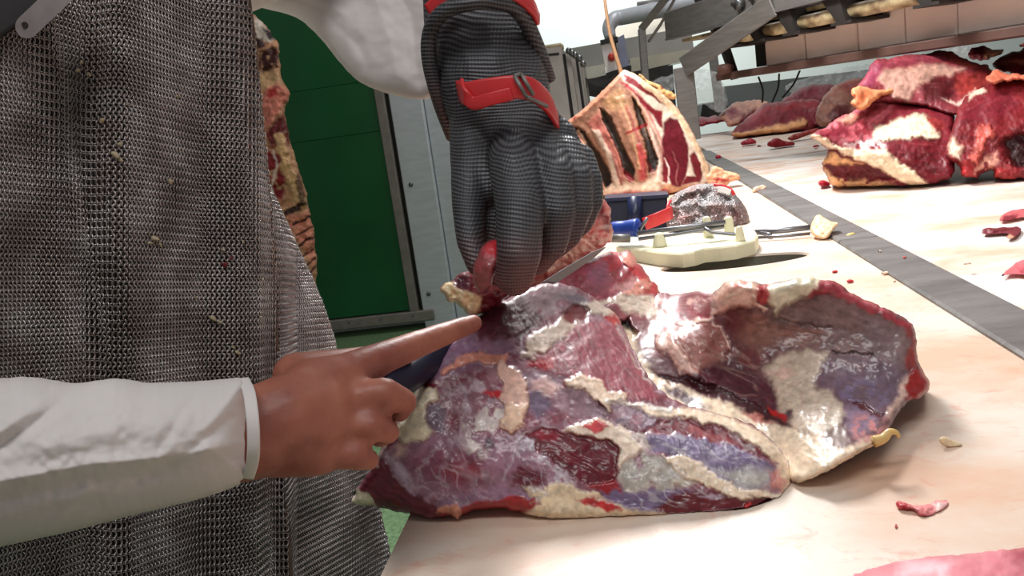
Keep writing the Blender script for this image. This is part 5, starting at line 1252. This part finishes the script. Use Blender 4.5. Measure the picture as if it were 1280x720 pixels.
cut('beef_cut', ek((480,470),(478,430),(490,395),(512,350),(560,316),(640,288),(680,300),(670,360),(640,420),(590,440),(540,470),(510,480)), tps([(1022,152,4.4),(1035,115,4.5),(1075,98,4.5),(1070,140,4.35),(1045,140,4.38)]), .3, (150, 100, 84),
    [dict(s=ek((520,440),(560,400),(600,390),(600,430),(540,470)), c=(96,24,30), f=3), dict(s=ek((560,320),(640,290),(670,330),(600,350)), c=(140,70,66), f=4)], 'brown grey beef cut half hidden behind the pile', 125, **far)
cut('beef_cut', ek((108,442),(150,396),(200,376),(290,373),(314,388),(280,410),(240,440),(200,470),(150,482),(140,455)), tps([(897,148,5.2),(920,128,5.3),(960,126,5.2),(915,158,5.1)]), .2, (186, 132, 112),
    [dict(s=ek((130,420),(160,400),(200,420),(160,450)), c=(130,50,60), f=2.5), dict(s=ek((190,430),(260,405),(240,440),(200,465)), c=(112,36,42), f=2.5)], 'pale fatty cut at the far left of the belt', 127, **far)
cut('meat_strip', ek((18,455),(40,440),(90,434),(140,440),(158,452),(100,466),(40,474),(20,470)), tps([(867,153,5.6),(910,150,5.5),(885,157,5.5)]), .12, (142, 38, 52), [], 'narrow red strip of meat at the far end of the belt', 129, **dict(far, edge=4))
for pts, c, lb, sd_ in [(ek((188,546),(215,520),(240,518),(258,530),(250,543)), (170,40,60), 'red lump on the belt left of the orange-edged cut', 131), (ek((288,540),(330,513),(360,530),(408,535),(392,552),(315,556)), (150,36,46), 'flat red trimming on the belt in front of the far cuts', 132),
                        (ek((362,524),(400,500),(450,488),(492,478),(490,498),(440,510),(400,526)), (170,70,66), 'reddish trimming with fat next to the brown grey cut', 133), (ek((98,592),(114,580),(132,588),(124,602)), (186,30,60), 'small red lump beside the far end of the rail', 134),
                        (ek((458,552),(478,542),(498,546),(494,556)), (196,70,84), 'tiny pink lump on the belt left of the pile', 135), (ek((252,552),(262,545),(282,546),(276,555)), (210,150,140), 'tiny pale crumb beside the flat red trimming', 136),
                        (pk((170,690),(175,662),(200,658),(228,670),(232,690),(200,700)), (170,28,48), 'red cube of meat in front of the pile', 137)]:
    yb = max(p[1] for p in pts); xb = np.mean([p[0] for p in pts]); d_ = float(dep(xb, yb - 1))
    flesh('meat_lump', pts, d_, .06, c, [], None, step=.9, edge=4, edge_r=.012, seed=sd_, rough_h=.006, rough_s=5, jag=.6, mat_scale=4.0, label=lb, cat='meat scrap')
# trimmings at the right edge
scrap([(1249,279),(1252,270),(1262,266),(1280,262),(1300,260),(1300,276),(1280,276),(1268,279),(1258,280)], tps([(1249,279,1.53),(1262,266,1.60),(1300,262,1.58),(1300,276,1.52)]), .03, (206, 92, 96), [dict(s=[(1250,280),(1256,270),(1275,270),(1268,280)], c=(118,26,36), f=2)], 'pink trimming with dark end at the right edge of the belt', 'meat_trimming', 141)
scrap([(1226,288),(1230,285),(1250,285),(1266,283),(1276,287),(1277,296),(1270,306),(1261,310),(1257,306),(1262,300),(1259,297),(1245,298),(1229,298)], tps([(1227,298,1.44),(1250,298,1.43),(1276,290,1.44),(1262,309,1.385),(1245,286,1.45)]), .02, (112, 30, 40), [dict(s=[(1256,304),(1264,298),(1266,308),(1260,311)], c=(214,150,120), f=1.5)], 'dark hooked strip of lean on the belt', 'meat_trimming', 142)
scrap([(1247,349),(1256,343),(1266,334),(1280,328),(1300,322),(1300,348),(1280,348),(1265,347)], tps([(1247,349,1.16),(1280,330,1.22),(1300,325,1.20),(1300,348,1.13)]), .02, (214, 96, 104), [dict(s=[(1272,338),(1300,330),(1300,345),(1278,346)], c=(176,60,74), f=2)], 'light pink trimming beside the rail at the right edge', 'meat_trimming', 143)

# ================================================================== hanging carcass by the door
hk_ = lambda *q: cv(q, 300, 0, 2.057)
car = empty('hanging_carcass', at(360, 360, 4.3), 'half beef carcass hanging beside the green door', 'carcass')
flesh('carcass_side', hk_((-60,-40),(-10,-10),(38,42),(60,58),(85,90),(100,120),(103,180),(110,210),(130,238),(125,262),(112,280),(122,330),(132,370),(145,420),(165,470),(180,540),(190,590),(196,640),(198,700),(190,790),(160,900),(60,960),(-60,900),(-80,400)),
      tps([(300,0,4.3),(345,50,4.25),(360,120,4.2),(380,250,4.2),(396,340,4.22),(340,200,4.15),(350,420,4.2),(270,200,4.2),(280,420,4.2)]), .22, (198, 148, 112), [
      dict(s=hk_((38,42),(60,60),(90,95),(80,110),(45,100),(36,70)), c=(226,206,186), f=2), dict(s=hk_((58,70),(85,80),(92,104),(70,100)), c=(60,44,50), f=2), dict(s=hk_((36,98),(60,100),(62,120),(40,128)), c=(58,32,30), f=2),
      dict(s=hk_((50,130),(80,120),(100,125),(100,190),(80,180),(60,190),(45,170)), c=(64,26,22), f=2.5, veil=8, vb=.6), dict(s=hk_((30,190),(100,185),(108,215),(60,230),(35,220)), c=(214,172,128), f=2.5),
      dict(s=hk_((60,230),(100,215),(130,240),(112,270),(80,320),(60,340),(55,280)), c=(206,124,104), f=2.5, h=.02, fib=(-50,.3,2)), dict(s=hk_((70,235),(95,225),(100,245),(75,255)), c=(190,60,60), f=2, veil=6, vb=.5),
      dict(s=hk_((60,345),(110,290),(128,340),(130,380),(110,360),(80,380)), c=(104,26,26), f=2.5, fib=(60,.4,2)), dict(s=hk_((60,390),(100,370),(120,430),(110,520),(80,500),(60,450)), c=(138,32,38), f=3, veil=9, vb=.6),
      dict(s=hk_((85,390),(95,430),(80,480),(90,510)), c=(226,190,170), f=1, line=1, w=1.2), dict(s=hk_((105,350),(115,420),(150,500),(165,520)), c=(220,176,126), f=2, line=1, w=6, h=.01),
      dict(s=hk_((150,440),(175,530),(160,530),(140,470)), c=(60,34,26), f=1.2, a=.8), dict(s=hk_((112,545),(150,520),(172,525),(140,548),(115,560)), c=(58,30,26), f=1.6),
      dict(s=hk_((112,560),(180,540),(196,640),(190,690),(150,620)), c=(206,132,106), f=2)]
      + [dict(s=hk_((140 + k * 5, 578 + k * 28), (165 + k * 4, 566 + k * 27), (186 + k * 2, 556 + k * 26)), c=(64, 30, 26), f=.8, line=1, w=1.5, h=-.008) for k in range(6)],
      car, step=1.2, edge=8, edge_r=.05, seed=151, rough_h=.012, rough_s=9, floor_z=None, mat_scale=5.0, warp=1.6, wscale=8, jag=1.2)
MB().tube([at(310, -20, 4.3), at(306, -60, 4.3), at(300, -400, 4.3)], .012, 10).build('meat_hook', M_steel, car, True)
hp_ = at(300, -400, 4.3)
MB().box((hp_[0], 4.3, hp_[2] + .03), (.06, 2.0, .06)).build('overhead_rail', M_steel2, None, label='steel rail the carcass hangs from, above the picture', cat='rail')

# ================================================================== overhead box conveyor
cvp = empty('box_conveyor', at(1100, 60, 2.7), 'steel overhead roller conveyor with a box shelf beneath it', 'conveyor')
A0, B0 = np.array(at(912, 97, 3.35)), np.array(at(1186, 61, 2.32))
dr_ = B0 - A0; dr_[2] = 0; LN = np.linalg.norm(dr_); dr_ /= LN; sd2 = np.cross(dr_, [0, 0, 1.0])      # sd2 points to the viewer side
zS = (A0[2] + B0[2]) / 2
def cp_(s_, o, z): return np.array([A0[0], A0[1], 0]) + dr_ * s_ + sd2 * o + np.array([0, 0, z])
AX = (dr_, sd2, np.array([0, 0, 1.0]))
M_brown = mat('brown painted shelf', (92, 66, 58), .6, var=.2, vscale=10)
M_box = mat('pinkish cardboard', (248, 230, 220), .8, var=.03, vscale=8)
M_roll = mat('cream roller', (196, 180, 138), .5, var=.3, vscale=20, c2=(120, 92, 66))
MB().box(cp_(LN / 2 + .6, -.14, zS + .012), (LN + 1.3, .34, .026), AX, .003).build('box_shelf', M_brown, cvp)
MB().box(cp_(.10, -.20, zS + .11), (.2, .16, .16), AX).build('dark_end_block', M_dark, cvp)  # dark block at the far end of the shelf
# cartons on the shelf
zB = zS + .026
def s_of(px):          # distance along the shelf edge that shows at this column
    best = None
    for s_ in np.linspace(-.2, 2.6, 1401):
        q = proj(cp_(s_, 0, zS + .02)); e = abs(q[0] - px)
        if best is None or e < best[0]: best = (e, s_)
    return best[1]
edges = [952, 999.5, 1002, 1065, 1066.5, 1123.5, 1125, 1188]
lbs = ['smallest carton at the far end of the box shelf', 'carton second from the far end of the box shelf', 'carton in the middle of the box shelf', 'carton second from the near end of the shelf, white mark on its corner', 'tall near carton at the right end of the box shelf']
ss = [s_of(e) for e in edges] + [s_of(1189.5), s_of(1189.5) + .62]
M_tape = mat('box seam', (176, 140, 120), .8, var=.05)
for k in range(5):
    a_, b_ = ss[2 * k], ss[2 * k + 1]; hh = .136 if k < 4 else .42
    bx = empty('carton', cp_((a_ + b_) / 2, -.16, zB), lbs[k], 'box', 'cartons on the shelf')
    MB().box(cp_((a_ + b_) / 2, -.15, zB + hh / 2), (b_ - a_, .26, hh), AX, .004).build('carton_body', M_box, bx)
    MB().box(cp_((a_ + b_) / 2, -.15, zB + hh), (b_ - a_ - .01, .05, .002), AX).build('tape', M_tape, bx)
# roller run and frame above the cartons
zR = zS + .126
brk = [s_of(940), s_of(978), s_of(1022), s_of(1085), s_of(1150) + .12, s_of(1188) + .55]
for k in range(len(brk) - 1):
    a_, b_ = brk[k], brk[k + 1]
    MB().tube([cp_(a_ + .03, .075, zR + .012), cp_(b_ - .03, .075, zR + .012)], .021, 14).build('roller', M_roll, cvp, True)
    MB().tube([cp_(a_ + .03, .02, zR + .02), cp_(b_ - .03, .02, zR + .02)], .021, 14).build('roller', M_roll, cvp, True)
for s_ in brk:
    prism([cp_(s_ - .07, .11, zR + .075), cp_(s_ + .01, .11, zR - .012), cp_(s_ + .05, .11, zR - .012), cp_(s_ + .02, .11, zR + .075)], -sd2 * .14, 'roller_bracket', M_dark, cvp)
    MB().box(cp_(s_ + .035, .05, zR - .016), (.09, .13, .008), AX).build('bracket_foot', M_dark, cvp)
MB().box(cp_(1.2, .115, zR + .115), (2.9, .012, .10), AX, .002).build('side_plate', M_steel, cvp)
MB().box(cp_(1.2, -.05, zR + .05), (2.9, .20, .012), AX).build('bed_plate', M_roll, cvp)
MB().box(cp_(1.2, .105, zR + .062), (2.9, .04, .008), AX).build('side_flange', M_steel2, cvp)
for px, py in [(986, 11), (1010, 2)]:
    s_ = s_of(px); q = cp_(s_ - .06, .125, zR + .115)
    MB().tube([q, q + sd2 * .02, q + sd2 * .024], [.022, .022, .012], 14).build('bolt', M_rivet, cvp, True)
    MB().tube([q + sd2 * .02, q + sd2 * .036], [.009, .008], 6).build('bolt_nut', M_dark, cvp)
q = at(970, 6, 3.0); MB().tube([q, q + sd2 * .03 + np.array([0, 0, .004])], [.024, .020], 10).build('red_knob', mat('red wrapped knob', (196, 36, 40), .3, var=.2, vscale=60), cvp, True)
q = at(1008, -2, 2.9); MB().tube([q, q + sd2 * .03], [.014, .012], 10).build('red_knob', M_red, cvp, True)
# bent steel stays
def stay(name, pts, w, t, parent, nrm):
    P = [np.array(at(*p)) for p in pts]
    for a, b in zip(P[:-1], P[1:]):
        MB().bar(a, b, t, w, up=np.cross(np.cross(b - a, nrm), b - a) * -1 if False else np.cross(nrm, b - a), bev=.003).build(name, M_steel, parent)
nrm = -FWD
stay('bent_stay', [(864,175,3.3),(854,84,3.25),(966,6,2.80)], .074, .010, cvp, nrm)

stay('bent_stay', [(808,118,3.75),(802,36,3.75),(842,-14,3.6)], .030, .03, cvp, nrm)
stay('stay_flange', [(811,52,3.77),(826,30,3.72),(846,-6,3.62)], .012, .03, cvp, nrm)
stay('bent_stay', [(880,100,3.5),(868,30,3.5),(862,-20,3.5)], .0, .02, cvp, nrm) if False else None
# drive head with blue motor
MB().tube([at(900, 2, 3.3), at(956, -10, 3.2)], .055, 20).build('drive_motor', mat('blue motor', (40, 70, 140), .4, var=.15, vscale=15), cvp, True)
prism([at(862,-20,3.34), at(878,-20,3.34), at(905,34,3.30), at(912,56,3.30), at(925,96,3.32), at(916,98,3.32), at(898,48,3.32), at(880,20,3.34)], FWD * .03, 'dark_side_arm', M_dark, cvp)
prism([at(882,-10,3.28), at(892,-12,3.28), at(896,24,3.26), at(890,30,3.26), at(884,24,3.27)], FWD * .02, 'hinge_plate', M_steel2, cvp)
prism([at(900,42,3.22), at(915,4,3.2), at(920,2,3.2), at(921,10,3.2), at(908,46,3.22)], FWD * .012, 'gusset', M_steel, cvp)
MB().tube([at(907, 82, 3.3), at(907, 92, 3.3)], .03, 12).build('end_roller', mat('reddish roller end', (112, 76, 66), .6, var=.2), cvp, True)
for k, (x0, y0, x1, y1) in enumerate([(948,96,953,128),(974,92,965,128),(1000,88,978,122)]):
    MB().tube(spline([at(x0, y0, 3.6), at((x0 + x1) / 2 + 3, (y0 + y1) / 2, 3.62), at(x1, y1, 3.65)], 6), .004, 6).build('hanging_cable', M_black, cvp, True)
for s_ in (.35, 1.75):
    a_ = cp_(s_, -.1, zR + .30); MB().box((1.86, a_[1], 1.6), (.06, .06, 3.2), bev=.004).build('support_post', M_steel2, cvp)
    MB().bar(a_, (1.86, a_[1], a_[2]), .05, .05).build('support_arm', M_steel2, cvp)
    MB().bar(cp_(s_, -.1, zR + .04), a_, .04, .04, up=(1, 0, 0)).build('hanger', M_steel2, cvp)
    MB().bar(cp_(s_, -.30, zS + .0), cp_(s_, -.30, zR + .31), .03, .03, up=(1, 0, 0)).build('shelf_hanger', M_steel2, cvp)

# ================================================================== machines at the back
ck = lambda *q: cv(q, 680, 0, 6.4)
def face(pts, d, off, name, material, parent, **kw):
    d = np.broadcast_to(np.asarray(d, float), (len(pts),))
    return prism([at(x, y, dd) for (x, y), dd in zip(pts, d)], off, name, material, parent, **kw)
mach = empty('grey_machine', (*at(800, 90, 5.6)[:2], 0), 'long grey steel machine housing against the bright wall', 'machine')
M_housing = mat('grey steel housing', (158, 154, 150), .45, .3, var=.08, vscale=4)
M_hood = mat('cream hood', (238, 226, 208), .5, var=.03)
back = np.array([0, .5, 0.0])
face(ck((1200,395),(1175,212),(205,388),(240,560)), [5.5, 5.5, 6.0, 6.0], back, 'housing', M_housing, mach)
face(ck((1175,214),(1110,78),(560,225),(570,322)), [5.55, 5.75, 6.0, 5.85], back, 'sloped_hood', M_hood, mach)
face(ck((1195,470),(1195,392),(690,470),(690,585)), [5.4, 5.4, 5.6, 5.6], back, 'bright_panel', mat('polished panel', (214, 208, 186), .3, .5, var=.1, vscale=6), mach)
face(ck((500,600),(482,512),(310,545),(330,640)), [5.7, 5.7, 5.8, 5.8], back, 'small_cream_panel', mat('pale panel', (196, 192, 176), .5, var=.05), mach)
face(ck((1040,640),(1030,520),(300,640),(320,760),(1060,900)), [5.45, 5.45, 5.75, 5.75, 5.4], back, 'dark_base', M_dark, mach)
bb = at(790, 150, 5.9); MB().box((bb[0] - .25, bb[1] + .5, .4), (.9, .6, .8)).build('machine_base', M_dark, mach)
# grey bent pipe
pp = spline([at(*ck((530,300))[0], 5.3), at(*ck((520,220))[0], 5.3), at(*ck((560,155))[0], 5.3), at(*ck((640,135))[0], 5.3), at(*ck((900,85))[0], 5.2), at(*ck((1150,35))[0], 5.1), at(*ck((1400,-20))[0], 5.0)], 6)
MB().tube(pp, np.interp(np.linspace(0, 1, len(pp)), [0, .3, 1], [.035, .045, .05]), 14).build('bent_pipe', mat('pale grey pipe', (178, 182, 188), .4, .2, var=.05), mach, True)
MB().tube([at(*ck((750,60))[0], 5.6), at(*ck((1000,20))[0], 5.6)], .035, 10).build('upper_tube', M_steel2, mach, True)
# control box
cb = empty('control_box', at(765, 92, 4.4), 'white control box with red button above the rib section', 'control box')
M_cb = mat('white control box', (214, 212, 206), .45, var=.03)
f0 = ck((500,588),(605,560),(560,318),(455,352))
face(f0, 4.4, np.array([.01, .12, 0]), 'case', M_cb, cb)
face(ck((452,358),(590,326),(585,290),(448,322)), 4.38, np.array([.01, .14, 0]), 'dark_top', M_black, cb)
face(ck((500,620),(690,565),(690,520),(495,586)), 4.39, np.array([.01, .14, 0]), 'dark_foot', M_black, cb)
face(ck((610,560),(685,545),(640,275),(590,300)), 4.41, np.array([.0, .10, 0]), 'side_plate', mat('blue grey side', (118, 124, 146), .45, var=.2, vscale=14), cb)
q = at(*ck((539, 462))[0], 4.395)
MB().tube([q, q - FWD * .03, q - FWD * .036], [.019, .019, .012], 18).build('red_button', mat('red push button', (190, 50, 34), .4), cb, True)
q2 = at(768, 93, 4.46); MB().box((q2[0] + .01, q2[1] + .02, q2[2] / 2), (.05, .05, q2[2])).build('stand_post', M_steel2, cb)
# row of steel trolleys / cabinet doors on the left
cab = empty('steel_rack_cabinet', at(705, 180, 4.0), 'row of tall steel cabinet frames behind the gloved hand', 'cabinet')
M_cabs = mat('cabinet steel', (148, 142, 134), .45, .45, var=.12, vscale=8)
for k, (x0, x1, yt, yb_, dx) in enumerate([(-60,135,395,1300,22),(170,208,425,1300,48),(215,245,440,1300,60),(268,288,470,1300,62),(295,308,490,1300,62)]):
    face(ck((x0 + (yb_ - yt) * .14, yb_), (x1 + (yb_ - yt) * .14, yb_), (x1, yt - (x1 - x0) * .10), (x0, yt)), 3.95 + k * .08, np.array([0, .5, 0]), 'cabinet_panel', M_cabs, cab)
face(ck((-60,720),(180,1250),(105,470),(-60,500)), 3.93, np.array([0, .02, 0]), 'inset_panel', mat('inset panel grey', (112, 108, 104), .5, .3, var=.1), cab) if False else None
for k, (x0, x1, yt) in enumerate([(140,168,430),(246,266,455)]):
    face(ck((x0 + 120, 1300), (x1 + 120, 1300), (x1, yt), (x0, yt)), 4.02 + k * .1, np.array([0, .3, 0]), 'gap_shade', M_black, cab)  # black strips stand in for the shade between cabinet panels
face(ck((-60,455),(120,436),(120,420),(-60,440)), 3.94, np.array([0, .01, 0]), 'dark_slot', M_black, cab)
face(ck((285,720),(345,705),(345,625),(290,625)), 4.3, np.array([0, .1, 0]), 'latch_block', M_dark, cab)
for (x, y) in [(195,408),(222,428),(248,445),(282,470),(312,515)]:
    p = at(*ck((x, y))[0], 3.93); MB().tube([p, p - FWD * .02], [.014, .012], 10).build('hinge_pin', M_rivet, cab, True)
MB().box(at(*ck((70, 385))[0], 4.1), (.10, .12, .03), bev=.008).build('folded_cloth', mat('beige folded cloth', (178, 164, 132), .8, var=.2, vscale=30), None, label='small beige cloth lying on top of the steel cabinet', cat='cloth')
# grey machine behind the far cuts
rear = empty('rear_bench', (*at(1000, 120, 6.2)[:2], 0), 'dull grey bench standing behind the far end of the belt', 'bench')
face([(905,152),(1110,140),(1110,84),(905,108)], 6.2, np.array([0, .5, 0]), 'bench_panel', mat('dull teal grey panel', (112, 118, 116), .5, .1, var=.1, vscale=4), rear)
face([(875,150),(910,148),(910,126),(878,130)], 6.0, np.array([0, .3, 0]), 'dark_block', M_dark, rear)
face([(896,140),(906,138),(896,60),(886,60)], 5.2, np.array([0, .08, 0]), 'steel_upright', M_steel, rear)
bb = at(1000, 150, 6.4); MB().box((bb[0] + .1, bb[1] + .3, .4), (1.6, .5, .8)).build('bench_base', M_dark, rear)

# ================================================================== clear plastic film
def film_mat():
    m, nt, b = nodes('crumpled clear film')
    b.inputs['Base Color'].default_value = (.85, .87, .88, 1); b.inputs['Roughness'].default_value = .12; b.inputs['Alpha'].default_value = .22; b.inputs['Specular IOR Level'].default_value = .8
    return m
M_film = film_mat()
def film(pts, d, label, seed, amp=.04, parent=None):
    P = np.array(pts, float); lo, hi = P.min(0), P.max(0)
    return flesh('plastic_film', pts, d, .05, (220, 224, 226), [], parent, step=1.0, edge=5, edge_r=.04, seed=seed, rough_h=amp, rough_s=11, floor_z=None, material=M_film, jag=1.5, **({} if parent else dict(label=label, cat='plastic film')))
film([(858,92),(872,84),(890,88),(902,98),(908,120),(912,136),(900,142),(886,132),(868,132),(862,115)], 4.4, 'crumpled clear film bag hanging behind the bent stay', 161, parent=rear)
film([(808,104),(836,92),(856,96),(846,112),(820,118)], 4.6, 'strip of clear film behind the rib section', 162, parent=mach)
film([(975,112),(1000,100),(1030,92),(1070,82),(1092,80),(1090,100),(1040,108),(1000,120)], 5.6, 'crumpled clear film under the box shelf', 163)
film([(1146,64),(1170,56),(1215,54),(1230,66),(1200,74),(1160,72)], 2.9, 'bit of shiny film between the boxes and the pile', 164)
